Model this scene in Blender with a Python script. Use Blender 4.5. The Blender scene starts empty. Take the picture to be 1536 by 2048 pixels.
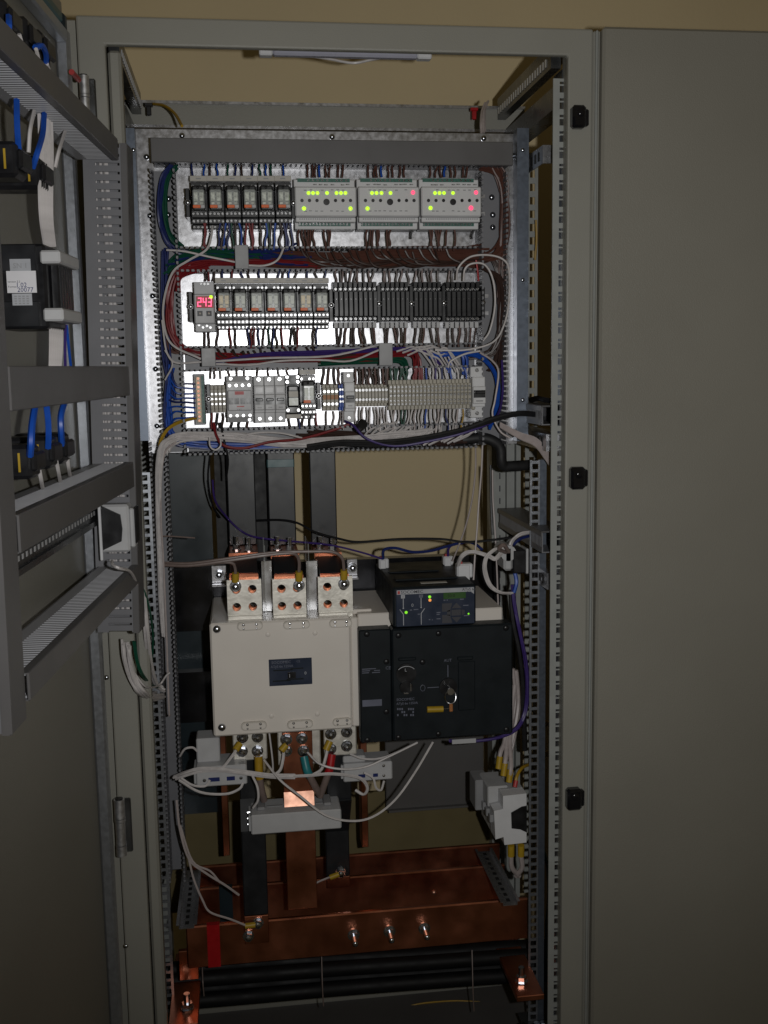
import bpy, math, random
from mathutils import Vector, Matrix
random.seed(7)
SC = bpy.context.scene
COL = SC.collection
# ------------------------------------------------------------------ camera
CAM = Vector((-0.170, -1.650, 1.400))
FPX = 2101.1                                   # focal length in pixels of a 1536 x 2048 frame
RX = Vector((0.99077564, -0.0339925, 0.1311798))
RY = Vector((-0.13458311, -0.13364851, 0.98184798))
RZ = Vector((-0.01584348, -0.99044565, -0.1369905))
def ray(px, py):
    c = Vector(((px - 768) / FPX, (py - 1024) / FPX, 1.0))
    return Vector((RX.dot(c), RY.dot(c), RZ.dot(c)))
def P(px, py, y):                              # a point measured in the photograph, at its real depth y
    d = ray(px, py)
    return CAM + d * ((y - CAM.y) / d.y)
cd = bpy.data.cameras.new('camera')
cam = bpy.data.objects.new('camera', cd); COL.objects.link(cam)
right = Vector((RX.x, RY.x, RZ.x)); down = Vector((RX.y, RY.y, RZ.y)); fwd = Vector((RX.z, RY.z, RZ.z))
cam.matrix_world = Matrix(((right.x, -down.x, -fwd.x, CAM.x), (right.y, -down.y, -fwd.y, CAM.y), (right.z, -down.z, -fwd.z, CAM.z), (0, 0, 0, 1)))
cd.sensor_fit = 'VERTICAL'; cd.sensor_height = 36.0; cd.lens = FPX / 2048 * 36.0
cd.clip_start = 0.01; cd.clip_end = 100
SC.camera = cam
# ------------------------------------------------------------------ light: one camera flash in a dim room
w = bpy.data.worlds.new('World'); SC.world = w; w.use_nodes = True
w.node_tree.nodes['Background'].inputs[0].default_value = (0.90, 0.72, 0.38, 1)
w.node_tree.nodes['Background'].inputs[1].default_value = 0.060
ld = bpy.data.lights.new('camera_flash', 'SPOT')
ld.energy = 40; ld.color = (0.965, 0.965, 0.95); ld.shadow_soft_size = 0.013
ld.spot_size = math.radians(100); ld.spot_blend = 1.0
flash = bpy.data.objects.new('camera_flash', ld); COL.objects.link(flash)
flash.location = CAM + right * 0.105 - down * 0.012 + fwd * 0.02
flash.rotation_euler = (fwd + Vector((0.02, 0, 0.13))).to_track_quat('-Z', 'Y').to_euler()
SC.view_settings.view_transform = 'Standard'; SC.view_settings.look = 'None'
SC.view_settings.exposure = 0.0; SC.view_settings.gamma = 1.0
SC.render.engine = 'CYCLES'
SC.cycles.max_bounces = 6; SC.cycles.caustics_reflective = False; SC.cycles.caustics_refractive = False
SC.cycles.sample_clamp_indirect = 3.0
# ------------------------------------------------------------------ materials
MATS = {}
def mat(name, col, rough=0.5, metal=0.0, var=0.12, nscale=40, bump=0.0, bscale=300, emit=None, es=0, alpha=1.0, trans=0.0, rvar=0.1, spec=0.5, stretch=None):
    m = bpy.data.materials.new(name); m.use_nodes = True
    nt = m.node_tree; b = nt.nodes['Principled BSDF']
    b.inputs['Roughness'].default_value = rough; b.inputs['Metallic'].default_value = metal
    b.inputs['Specular IOR Level'].default_value = spec
    tc = nt.nodes.new('ShaderNodeTexCoord'); src = tc.outputs['Object']
    if stretch:
        mp = nt.nodes.new('ShaderNodeMapping'); mp.inputs['Scale'].default_value = stretch
        nt.links.new(src, mp.inputs['Vector']); src = mp.outputs['Vector']
    n = nt.nodes.new('ShaderNodeTexNoise'); n.inputs['Scale'].default_value = nscale; n.inputs['Detail'].default_value = 4
    nt.links.new(src, n.inputs['Vector'])
    r = nt.nodes.new('ShaderNodeValToRGB')
    r.color_ramp.elements[0].position = 0.3; r.color_ramp.elements[1].position = 0.72
    r.color_ramp.elements[0].color = tuple(c * (1 - var) for c in col) + (1,)
    r.color_ramp.elements[1].color = tuple(min(1, c * (1 + var)) for c in col) + (1,)
    nt.links.new(n.outputs['Fac'], r.inputs['Fac']); nt.links.new(r.outputs['Color'], b.inputs['Base Color'])
    if rvar:
        mr = nt.nodes.new('ShaderNodeMapRange'); mr.inputs[1].default_value = 0.25; mr.inputs[2].default_value = 0.75
        mr.inputs[3].default_value = max(0.02, rough - rvar); mr.inputs[4].default_value = min(1, rough + rvar)
        nt.links.new(n.outputs['Fac'], mr.inputs[0]); nt.links.new(mr.outputs[0], b.inputs['Roughness'])
    if bump:
        n2 = nt.nodes.new('ShaderNodeTexNoise'); n2.inputs['Scale'].default_value = bscale; n2.inputs['Detail'].default_value = 2
        nt.links.new(tc.outputs['Object'], n2.inputs['Vector'])
        bp = nt.nodes.new('ShaderNodeBump'); bp.inputs['Strength'].default_value = bump; bp.inputs['Distance'].default_value = 0.001
        nt.links.new(n2.outputs['Fac'], bp.inputs['Height']); nt.links.new(bp.outputs[0], b.inputs['Normal'])
    if emit:
        b.inputs['Emission Color'].default_value = tuple(emit) + (1,); b.inputs['Emission Strength'].default_value = es
    if trans: b.inputs['Transmission Weight'].default_value = trans
    if alpha < 1: b.inputs['Alpha'].default_value = alpha
    MATS[name] = m
    return m
mat('paint', (0.29, 0.283, 0.25), 0.45, var=0.045, nscale=5, bump=0.35, bscale=700, rvar=0.07)
mat('paint_rail', (0.33, 0.34, 0.325), 0.42, var=0.05, bump=0.15, bscale=900)
mat('door_paint', (0.25, 0.238, 0.205), 0.40, var=0.05, nscale=3.5, bump=0.45, bscale=700, rvar=0.08)
mat('beige', (0.52, 0.41, 0.265), 0.6, var=0.03, nscale=6, bump=0.2, bscale=700, rvar=0.03)
mat('wall', (0.66, 0.54, 0.335), 0.85, var=0.05, nscale=3, bump=0.5, bscale=90)
mat('zinc', (0.17, 0.195, 0.24), 0.38, 0.7, var=0.08, nscale=150, rvar=0.05)
mat('galv', (0.52, 0.52, 0.545), 0.30, 0.9, var=0.10, nscale=120, bump=0.035, bscale=300, rvar=0.06)
mat('galv_dark', (0.13, 0.135, 0.14), 0.30, 0.8, var=0.25, nscale=22, rvar=0.12)
mat('chrome', (0.70, 0.70, 0.72), 0.26, 1.0, var=0.08, rvar=0.06)
mat('screw', (0.46, 0.46, 0.47), 0.27, 1.0, var=0.35, nscale=700, rvar=0.14)
mat('bolt', (0.55, 0.57, 0.62), 0.22, 1.0, var=0.2, nscale=200, rvar=0.08)
mat('duct', (0.185, 0.185, 0.20), 0.45, var=0.05, nscale=20, rvar=0.05)
mat('duct_glint', (0.36, 0.36, 0.38), 0.4, var=0.05, nscale=20, rvar=0.05)  # same duct plastic, made lighter to carry glints in its colour
mat('cable_black', (0.005, 0.005, 0.006), 0.6, var=0.2, nscale=30, spec=0.3)
mat('duct_cover', (0.118, 0.114, 0.116), 0.42, var=0.06, nscale=14, rvar=0.06)
mat('black', (0.012, 0.012, 0.014), 0.35, var=0.3, nscale=60)
mat('black_matt', (0.014, 0.014, 0.015), 0.6, var=0.3, nscale=60)
mat('heatshrink', (0.016, 0.017, 0.020), 0.38, var=0.25, nscale=30)
mat('teal_dark', (0.014, 0.024, 0.030), 0.35, var=0.15, nscale=12)
mat('teal', (0.06, 0.13, 0.14), 0.4)
mat('ats_dark', (0.009, 0.0125, 0.0155), 0.5, var=0.15, nscale=30, bump=0.2, bscale=1500, spec=0.25)
mat('ats_blue', (0.020, 0.030, 0.058), 0.35, var=0.06)
mat('print_dim', (0.14, 0.15, 0.20), 0.5)
mat('print_pale', (0.42, 0.43, 0.46), 0.5)
mat('print_dark', (0.05, 0.05, 0.06), 0.5)
mat('cream', (0.80, 0.745, 0.685), 0.40, var=0.03, nscale=9, bump=0.12, bscale=700, rvar=0.08)
mat('tin', (0.88, 0.845, 0.77), 0.42, 0.5, var=0.12, nscale=45, bump=0.25, bscale=220, rvar=0.1)
mat('copper', (0.60, 0.225, 0.13), 0.35, 1.0, var=0.10, nscale=18, rvar=0.10, bump=0.04, bscale=40)
mat('copper_bright', (0.72, 0.40, 0.29), 0.46, 1.0, var=0.15, nscale=60)
mat('lgrey', (0.50, 0.50, 0.51), 0.45, var=0.05)
mat('module', (0.66, 0.66, 0.67), 0.5, var=0.04)
mat('mgrey', (0.30, 0.30, 0.31), 0.45, var=0.05)
mat('strip', (0.50, 0.475, 0.43), 0.5, var=0.05)
mat('term', (0.44, 0.41, 0.345), 0.5, var=0.10, nscale=200)
mat('relay_clear', (0.34, 0.36, 0.35), 0.18, var=0.35, nscale=260, rvar=0.05)
mat('coil', (0.55, 0.58, 0.52), 0.35, var=0.5, nscale=160)
mat('coil_warm', (0.65, 0.55, 0.36), 0.35, var=0.5, nscale=160)
mat('orange', (0.80, 0.15, 0.025), 0.45)
mat('terra', (0.40, 0.16, 0.05), 0.5, var=0.4, nscale=600)
mat('redlogo', (0.45, 0.05, 0.05), 0.45)
mat('white', (0.70, 0.70, 0.72), 0.45, var=0.04)
mat('sticker', (0.72, 0.71, 0.74), 0.6, var=0.03)
mat('sleeve', (0.45, 0.29, 0.02), 0.45)
mat('gnd', (0.40, 0.36, 0.02), 0.45)
mat('green_strip', (0.03, 0.13, 0.10), 0.45, var=0.3, nscale=300)
mat('led_green', (0.3, 0.6, 0.05), 0.3, emit=(0.55, 1.0, 0.02), es=1.15)
mat('led_dimgreen', (0.2, 0.5, 0.05), 0.3, emit=(0.25, 0.9, 0.02), es=0.8)
mat('led_red', (0.7, 0.05, 0.1), 0.3, emit=(1.0, 0.07, 0.16), es=1.5)
mat('led_amber', (0.7, 0.3, 0.1), 0.3, emit=(1.0, 0.35, 0.08), es=0.7)
mat('seg_red', (0.7, 0.1, 0.15), 0.3, emit=(1.0, 0.10, 0.28), es=1.9)
mat('lcd', (0.012, 0.045, 0.010), 0.4, emit=(0.02, 0.06, 0.005), es=0.25)
mat('barrier', (0.85, 0.88, 0.86), 0.12, alpha=0.22, rvar=0)
mat('tube_glass', (0.42, 0.42, 0.50), 0.3, var=0.03)
WC = {'brown': (0.105, 0.042, 0.030), 'darkbrown': (0.048, 0.026, 0.021), 'blue': (0.010, 0.075, 0.42), 'navy': (0.014, 0.025, 0.13), 'white': (0.62, 0.585, 0.58),
      'red': (0.20, 0.012, 0.016), 'green': (0.006, 0.070, 0.040), 'black': (0.012, 0.012, 0.014), 'violet': (0.050, 0.026, 0.17),
      'yellow': (0.42, 0.25, 0.015), 'cyan': (0.02, 0.20, 0.22), 'greybrown': (0.20, 0.15, 0.135), 'pink': (0.46, 0.40, 0.39), 'redtape': (0.40, 0.006, 0.010)}
for k, c in WC.items(): mat('wire_' + k, c, 0.42, var=0.1, nscale=90, rvar=0.06)
# ------------------------------------------------------------------ mesh builder
class M:
    def __init__(s): s.v = []; s.f = []; s.x = None
    def add(s, vs, fs):
        o = len(s.v)
        if s.x is not None: vs = [s.x @ Vector(v) for v in vs]
        s.v += [tuple(v) for v in vs]; s.f += [tuple(i + o for i in f) for f in fs]; return s
    def box(s, x0, x1, y0, y1, z0, z1, b=0.0):
        if x0 > x1: x0, x1 = x1, x0
        if y0 > y1: y0, y1 = y1, y0
        if z0 > z1: z0, z1 = z1, z0
        b = min(b, (x1 - x0) * .45, (y1 - y0) * .45, (z1 - z0) * .45)
        if b <= 0:
            return s.add([(x0, y0, z0), (x1, y0, z0), (x1, y1, z0), (x0, y1, z0), (x0, y0, z1), (x1, y0, z1), (x1, y1, z1), (x0, y1, z1)],
                         [(0, 3, 2, 1), (4, 5, 6, 7), (0, 1, 5, 4), (1, 2, 6, 5), (2, 3, 7, 6), (3, 0, 4, 7)])
        X = (x0, x1); Y = (y0, y1); Z = (z0, z1); vs = []; idx = {}
        for i in (0, 1):
            for j in (0, 1):
                for k in (0, 1):
                    sx = b if i == 0 else -b; sy = b if j == 0 else -b; sz = b if k == 0 else -b
                    for a, p in enumerate(((X[i], Y[j] + sy, Z[k] + sz), (X[i] + sx, Y[j], Z[k] + sz), (X[i] + sx, Y[j] + sy, Z[k]))):
                        idx[i, j, k, a] = len(vs); vs.append(p)
        fs = []
        for i in (0, 1): fs.append([idx[i, j, k, 0] for j, k in ((0, 0), (0, 1), (1, 1), (1, 0))])
        for j in (0, 1): fs.append([idx[i, j, k, 1] for i, k in ((0, 0), (1, 0), (1, 1), (0, 1))])
        for k in (0, 1): fs.append([idx[i, j, k, 2] for i, j in ((0, 0), (0, 1), (1, 1), (1, 0))])
        for j in (0, 1):
            for k in (0, 1): fs.append([idx[0, j, k, 1], idx[1, j, k, 1], idx[1, j, k, 2], idx[0, j, k, 2]])
        for i in (0, 1):
            for k in (0, 1): fs.append([idx[i, 0, k, 0], idx[i, 1, k, 0], idx[i, 1, k, 2], idx[i, 0, k, 2]])
        for i in (0, 1):
            for j in (0, 1): fs.append([idx[i, j, 0, 0], idx[i, j, 1, 0], idx[i, j, 1, 1], idx[i, j, 0, 1]])
        for i in (0, 1):
            for j in (0, 1):
                for k in (0, 1): fs.append([idx[i, j, k, 0], idx[i, j, k, 1], idx[i, j, k, 2]])
        return s.add(vs, fs)
    def cyl(s, a, b, r, n=12, r2=None, caps=True):
        a = Vector(a); b = Vector(b); r2 = r if r2 is None else r2
        if n <= 10 and r < .0037 and abs(a.x - b.x) < 1e-7 and abs(a.z - b.z) < 1e-7 and 0 < a.y - b.y < .012 and s.x is None: return s.screw(a, b, r, n)
        d = (b - a).normalized(); u = d.orthogonal().normalized(); w_ = d.cross(u)
        vs = []
        for c, rr in ((a, r), (b, r2)):
            for i in range(n):
                t = 2 * math.pi * i / n; vs.append(c + (u * math.cos(t) + w_ * math.sin(t)) * rr)
        fs = [(i, (i + 1) % n, n + (i + 1) % n, n + i) for i in range(n)]
        if caps: fs += [tuple(range(n))[::-1], tuple(range(n, 2 * n))]
        return s.add(vs, fs)
    def screw(s, a, b, r, n):                       # slotless screw head: a rim round a hollow
        rings = ((a.y, r), (b.y + .0004, r), (b.y, r * .84), (b.y, r * .52), (b.y + .0010, r * .30)); vs = []
        for y, rr in rings:
            for i in range(n): t = 2 * math.pi * i / n; vs.append((a.x + rr * math.cos(t), y, a.z + rr * math.sin(t)))
        fs = [(k * n + i, k * n + (i + 1) % n, (k + 1) * n + (i + 1) % n, (k + 1) * n + i) for k in range(4) for i in range(n)] + [tuple(range(4 * n, 5 * n))]
        return s.add(vs, fs)
    def dome(s, c, d, r, h, n=10):
        c = Vector(c); d = Vector(d).normalized(); u = d.orthogonal().normalized(); w_ = d.cross(u); vs = []; K = 3
        for k in range(K):
            t = k / K * math.pi / 2
            for i in range(n):
                p = 2 * math.pi * i / n; vs.append(c + (u * math.cos(p) + w_ * math.sin(p)) * r * math.cos(t) + d * h * math.sin(t))
        vs.append(c + d * h); fs = []
        for k in range(K - 1):
            for i in range(n): fs.append((k * n + i, k * n + (i + 1) % n, (k + 1) * n + (i + 1) % n, (k + 1) * n + i))
        for i in range(n): fs.append(((K - 1) * n + i, (K - 1) * n + (i + 1) % n, K * n))
        return s.add(vs, fs)
    def tube(s, pts, r, n=6, sub=5):
        pts = [Vector(p) for p in pts]
        if len(pts) > 2 and sub > 1:
            q = [pts[0] * 2 - pts[1]] + pts + [pts[-1] * 2 - pts[-2]]; out = []
            for i in range(1, len(q) - 2):
                p0, p1, p2, p3 = q[i - 1:i + 3]
                for k in range(sub):
                    t = k / sub
                    out.append(0.5 * ((2 * p1) + (p2 - p0) * t + (2 * p0 - 5 * p1 + 4 * p2 - p3) * t * t + (3 * p1 - p0 - 3 * p2 + p3) * t ** 3))
            out.append(pts[-1]); pts = out
        vs = []; prev = None; L = len(pts)
        for i, p in enumerate(pts):
            d = (pts[min(i + 1, L - 1)] - pts[max(i - 1, 0)])
            d = d.normalized() if d.length > 1e-9 else Vector((0, 0, 1))
            if prev is None: u = d.orthogonal().normalized()
            else:
                u = prev - d * prev.dot(d); u = u.normalized() if u.length > 1e-6 else d.orthogonal().normalized()
            prev = u; w_ = d.cross(u)
            for k in range(n):
                t = 2 * math.pi * k / n; vs.append(p + (u * math.cos(t) + w_ * math.sin(t)) * r)
        fs = [(i * n + k, i * n + (k + 1) % n, (i + 1) * n + (k + 1) % n, (i + 1) * n + k) for i in range(L - 1) for k in range(n)]
        fs += [tuple(range(n))[::-1], tuple(range((L - 1) * n, L * n))]
        return s.add(vs, fs)
    def prism(s, poly, a, b, axis='y'):            # poly: 2-D outline; extruded from a to b along axis
        n = len(poly)
        def mk(p, t): return (p[0], t, p[1]) if axis == 'y' else ((t, p[0], p[1]) if axis == 'x' else (p[0], p[1], t))
        vs = [mk(p, a) for p in poly] + [mk(p, b) for p in poly]
        return s.add(vs, [tuple(range(n)), tuple(range(n, 2 * n))[::-1]] + [(i, n + i, n + (i + 1) % n, (i + 1) % n) for i in range(n)])
    def strip_holes(s, x0, x1, z0, z1, hx0, hx1, pitch, hh, y0, y1, start=0.0, pat=None):
        # upright sheet from z0 to z1 with a column of holes hx0..hx1, cut right through
        s.box(x0, hx0, y0, y1, z0, z1); s.box(hx1, x1, y0, y1, z0, z1)
        z = z0; k = 0; zz = z0 + start
        while zz < z1:
            h = hh if pat is None else hh * pat[k % len(pat)]
            if zz > z: s.box(hx0, hx1, y0 + .0001, y1 - .0001, z, min(zz, z1))
            z = zz + h; zz += pitch; k += 1
        if z < z1: s.box(hx0, hx1, y0 + .0001, y1 - .0001, z, z1)
        return s
ROOTS = []
def setp(o, label=None, cat=None, group=None, kind=None):
    if label: o['label'] = label
    if cat: o['category'] = cat
    if group: o['group'] = group
    if kind: o['kind'] = kind
    return o
def mesh(m, name):
    me = bpy.data.meshes.new(name); me.from_pydata(m.v, [], m.f); me.update()
    import bmesh
    b = bmesh.new(); b.from_mesh(me); bmesh.ops.recalc_face_normals(b, faces=b.faces); b.to_mesh(me); b.free()
    return me
SMOOTH = set()
def smooth_by(me, ang=0.7):
    me.polygons.foreach_set('use_smooth', [True] * len(me.polygons)); me.update()
    try: me.set_sharp_from_angle(angle=ang)
    except Exception: pass
def part(name, m, mt, parent=None, label=None, kind=None, smooth=False):
    if parent is not None:                                  # world coordinates -> the frame of the parent
        inv = PINV(parent); m.v = [tuple(inv @ Vector(v)) for v in m.v]
    me = mesh(m, name); me.materials.append(MATS[mt] if isinstance(mt, str) else mt)
    if smooth: smooth_by(me)
    o = bpy.data.objects.new(name, me); COL.objects.link(o)
    if parent is not None: o.parent = parent
    return setp(o, label, kind=kind)
WM = {}
def PINV(p):
    mtx = Matrix.Identity(4); chain = []
    while p is not None: chain.append(p); p = p.parent
    for c in reversed(chain): mtx = mtx @ Matrix.Translation(c.location)
    return mtx.inverted()
def thing(name, label, cat, loc=(0, 0, 0), group=None):
    o = bpy.data.objects.new(name, None); COL.objects.link(o); o.location = loc; o.empty_display_size = 0.02
    return setp(o, label, cat, group)
def solo(name, m, mt, label, cat, group=None, kind=None, smooth=False):
    xs = [v[0] for v in m.v]; ys = [v[1] for v in m.v]; zs = [v[2] for v in m.v]
    c = Vector(((min(xs) + max(xs)) / 2, (min(ys) + max(ys)) / 2, min(zs)))
    m.v = [(v[0] - c.x, v[1] - c.y, v[2] - c.z) for v in m.v]
    me = mesh(m, name); me.materials.append(MATS[mt])
    if smooth: smooth_by(me)
    o = bpy.data.objects.new(name, me); COL.objects.link(o); o.location = c
    return setp(o, label, cat, group, kind)
def copy_tree(o, parent=None, loc=None, label=None, group=None):
    c = o.copy(); COL.objects.link(c); c.parent = parent
    if loc is not None: c.location = loc
    if label: c['label'] = label
    if group: c['group'] = group
    for ch in [x for x in KIDS.get(o.name, [])]: copy_tree_child(ch, c)
    return c
def copy_tree_child(o, parent):
    c = o.copy(); COL.objects.link(c); c.parent = parent
    for ch in KIDS.get(o.name, []): copy_tree_child(ch, c)
KIDS = {}
def index_kids(o):
    KIDS[o.name] = list(o.children)
    for c in o.children: index_kids(c)
TXT = {}
def text_part(body, loc, size, mt, parent, name='lettering', aspect=1.0, rot=None, align='LEFT', bold=0.0):
    key = (body, align, bold)
    cu = bpy.data.curves.new('t', 'FONT'); cu.body = body; cu.size = 1.0; cu.align_x = align; cu.resolution_u = 2; cu.offset = bold
    to = bpy.data.objects.new('t', cu); COL.objects.link(to)
    dg = bpy.context.evaluated_depsgraph_get(); me = bpy.data.meshes.new_from_object(to.evaluated_get(dg))
    bpy.data.objects.remove(to); bpy.data.curves.remove(cu)
    me.name = name; me.materials.clear(); me.materials.append(MATS[mt])
    R = rot if rot is not None else Matrix(((1, 0, 0), (0, 0, 1), (0, 1, 0)))    # text x -> X, y -> Z, faces -Y
    if rot is None: R = Matrix(((1, 0, 0), (0, 0, -1), (0, 1, 0)))
    base = Vector(loc) if parent is None else PINV(parent) @ Vector(loc)
    for v in me.vertices: v.co = base + R @ Vector((v.co.x * size * aspect, v.co.y * size, 0.0))
    o = bpy.data.objects.new(name, me); COL.objects.link(o); o.parent = parent
    return o
def rect(px0, py0, px1, py1, y):                # x0, x1, z0, z1 of an upright rectangle measured at depth y
    xm = (px0 + px1) / 2; ym = (py0 + py1) / 2
    return P(px0, ym, y).x, P(px1, ym, y).x, P(xm, py1, y).z, P(xm, py0, y).z
def wire(pts, r, colour, label, group=None, name='wire', cat='wire', n=6, sub=5):
    m = M(); m.tube([P(*p) if not isinstance(p, Vector) else p for p in pts], r, n, sub)
    return solo(name, m, 'wire_' + colour, label, cat, group, smooth=True)
def jit(a): return random.uniform(-a, a)
ORD = ('first', 'second', 'third', 'fourth', 'fifth', 'sixth', 'seventh', 'eighth', 'ninth', 'tenth', 'eleventh', 'twelfth', 'thirteenth', 'fourteenth', 'fifteenth', 'sixteenth', 'seventeenth', 'eighteenth', 'nineteenth', 'twentieth', 'twenty-first', 'twenty-second')
mat('contactor', (0.50, 0.50, 0.515), 0.45, var=0.04)
mat('zinc_post', (0.42, 0.44, 0.48), 0.36, 0.8, var=0.10, nscale=150, rvar=0.05)
mat('steel_black', (0.045, 0.045, 0.05), 0.22, 0.8, var=0.3, nscale=14, rvar=0.1)
mat('olive', (0.165, 0.13, 0.058), 0.6, var=0.12, nscale=9)
mat('darkgrey', (0.105, 0.10, 0.098), 0.5, var=0.06, nscale=9)
mat('cream_shade', (0.60, 0.56, 0.505), 0.42, var=0.04, nscale=20)  # the housing cream with shade put into its colour
mat('latch_black', (0.008, 0.008, 0.010), 0.14, var=0.2, rvar=0.04)
mat('hinge_metal', (0.70, 0.70, 0.72), 0.46, 0.9, var=0.12, nscale=120, rvar=0.08)
# ================================================================== the setting
m = M(); m.box(-2.5, 3.2, 0.60, 0.63, -0.05, 3.2); setp(part('wall', m, 'wall'), kind='structure')
m = M(); m.box(-2.5, 3.2, -3.0, 0.60, -0.05, 0.0); setp(part('floor', m, 'mgrey'), kind='structure')
# ================================================================== the open cabinet
cab = thing('switchgear_cabinet', 'tall open grey steel cabinet full of electrical gear', 'cabinet', (0, 0.2, 0))
XO, XI, ZT, ZI = 0.389, 0.349, 1.912, 1.872
m = M(); m.prism([(-XO, .10), (-XI, .10), (-XI, ZI), (XI, ZI), (XI, .10), (XO, .10), (XO, ZT), (-XO, ZT)], 0, .014); ff = part('front_frame', m, 'paint', cab)
bv = ff.modifiers.new('bevel', 'BEVEL'); bv.width = .003; bv.segments = 2; bv.limit_method = 'ANGLE'
m = M(); m.box(-XO + .001, -XI - .002, .0145, .035, .10, ZT - .003); part('post_back', m, 'paint', cab)
m = M(); m.box(XI + .002, XO - .001, .0145, .035, .10, ZT - .003); part('post_back', m, 'paint', cab)
m = M(); m.box(-XI + .001, -XI + 0.020, 0.016, 0.045, 0.12, 1.869, 0.004); part('inner_flange', m, 'paint', cab)
m = M(); m.box(-0.389, -0.386, 0.031, 0.41, 0.10, ZT - 0.01); part('side_panel', m, 'galv_dark', cab)
m = M(); m.box(-0.44, -XO - .001, .018, .04, .10, ZT - .001, .002); part('side_flange', m, 'paint', cab)
# perforated strip beside the right post
xa = P(1101, 1000, 0.03).x; xb = P(1128, 1000, 0.03).x
m = M(); m.strip_holes(xa, xb, 0.12, 1.845, xa + 0.0105, xb - 0.003, 0.0125, 0.0088, 0.028, 0.031, 0.004, (1.15, .45))
part('perforated_strip', m, 'paint_rail', cab)
m = M(); m.box(xb - 0.001, XI, 0.032, 0.075, 0.12, 1.86); part('post_return', m, 'galv_dark', cab)  # coloured dark so no lit face shows through the strip's holes
# roof side rails (slotted angles running to the back)
for sx in (-1, 1):
    m = M(); x0 = sx * 0.348; x1 = sx * 0.332
    m.box(x0, x1, 0.035, 0.385, ZT - 0.05, ZT - 0.012)
    m.box(x0 - sx * .001, sx * 0.385, 0.035, 0.385, ZT - 0.012, ZT - 0.008)
    y = 0.05
    r_ = part('roof_side_rail', m, 'galv_dark', cab)  # dark colour holds the grazing light and the frame's shadow
    m = M(); y = 0.06
    while y < 0.38:
        m.box(x1 - sx * 0.0003, x1 - sx * 0.0015, y, y + 0.008, ZT - 0.042, ZT - 0.030); y += 0.0155
    part('slot_row', m, 'lgrey' if sx < 0 else 'strip', r_, kind='stuff')
    m = M(); x0 = sx * 0.375; m.box(x0, sx * 0.345, 0.05, 0.385, ZT - 0.105, ZT - 0.070)
    part('roof_brace', m, 'galv_dark', cab)
a = rect(258, 208, 965, 258, 0.385)
m = M(); m.box(-0.385, 0.385, 0.385, 0.413, a[2], a[3]); part('rear_top_rail', m, 'paint', cab)
m = M(); m.box(-0.385, 0.385, 0.380, 0.386, a[3] - .004, a[3] + .001); m.box(-0.385, 0.385, 0.380, 0.386, a[2] - .002, a[2] + .003); part('rail_lip', m, 'galv', cab)
# rear right post with its folds
xa = P(984, 1000, 0.37).x
m = M()
for k, (o, wd, yy) in enumerate(((0, .009, .372), (.009, .022, .380), (.031, .006, .374), (.037, .013, .382), (.050, .010, .372))): m.box(xa + o, xa + o + wd - .0012, yy, 0.412, 0.10, 1.80)
rp = part('rear_post', m, 'paint_rail', cab)
m = M(); z = 0.3
while z < 1.75: m.box(xa + .017, xa + .0195, 0.3793, 0.3797, z, z + .012); z += .025
part('slot_row', m, 'print_dark', rp, kind='stuff')
m = M(); m.strip_holes(xa + .068, xa + .092, 0.3, 1.80, xa + .076, xa + .086, .025, .014, .372, .375, .004); part('rear_perforated_strip', m, 'paint_rail', cab)
m = M(); m.box(-0.385, -0.345, 0.372, 0.412, 0.10, 1.80); part('rear_post', m, 'paint_rail', cab)
# base tray
zb = P(700, 1998, 0.34).z
m = M(); m.box(-0.38, 0.38, 0.340, 0.40, 0.10, zb + .03, .002); part('base_rear_rail', m, 'paint', cab)
m = M(); m.box(-0.38, 0.38, 0.20, 0.339, zb - .012, zb, .002); part('base_tray', m, 'darkgrey', cab)
m = M(); m.box(-0.38, 0.38, 0.03, 0.345, 0.10, 0.104); part('base_plate', m, 'black_matt', cab)
m = M(); m.box(-0.389, 0.389, 0.0, 0.42, 0.0, 0.098); part('plinth', m, 'black_matt', cab)
# striker plates on the right post
for k, (x0, y0, x1, y1) in enumerate(((1142, 212, 1177, 258), (1139, 933, 1175, 978), (1132, 1575, 1168, 1617))):
    a = rect(x0, y0, x1, y1, -0.008)
    m = M(); m.box(a[0], a[1] - .006, -0.019, -0.0005, a[2], a[3], .004); m.box(a[1] - .007, a[1], -0.012, -0.0005, a[2] + .004, a[3] - .005, .002)
    m.dome((a[0] + .013, -0.0185, a[3] - .012), (0, -1, 0), .007, .003)
    part('latch_catch', m, 'latch_black', cab, smooth=True)
# hinges on the left post
for x0, y0, x1, y1 in ((160, 152, 192, 262), (229, 1598, 263, 1710)):
    a = rect(x0, y0, x1, y1, -0.012); c = (a[0] + a[1]) / 2; r = (a[1] - a[0]) * .33
    m = M(); zc = a[2]
    for q0, q1, rr in ((0, .18, r), (.19, .60, r * .92), (.61, .66, r * 1.02), (.67, 1, r)):
        m.cyl((c - .004, -0.012, a[2] + q0 * (a[3] - a[2])), (c - .004, -0.012, a[2] + q1 * (a[3] - a[2])), rr, 14)
    h = part('hinge', m, 'hinge_metal', cab, smooth=True)
    m = M(); m.box(c, a[1], -0.008, -0.0005, a[2] + .002, a[3] - .002, .002); part('hinge_leaf', m, 'galv_dark', h)
    m = M(); m.cyl((c - .004, -0.012, a[3]), (c - .004, -.012, a[3] + .002), r * .7, 12); part('hinge_cap', m, 'black', h)
# small fixings seen on the left post
for px, py in ((213, 1355), (252, 1892)):
    p = P(px, py, 0); m = M(); m.dome((p.x, -0.0002, p.z), (0, -1, 0), .004, .003); part('post_screw', m, 'bolt', cab, smooth=True)
for px, py in ((300, 1712), (308, 1855)):
    p = P(px, py, 0.06); m = M(); m.cyl((p.x - .012, .06, p.z), (p.x + .006, .06, p.z), .006, 8); part('cage_nut', m, 'bolt', cab, smooth=True)
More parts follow.
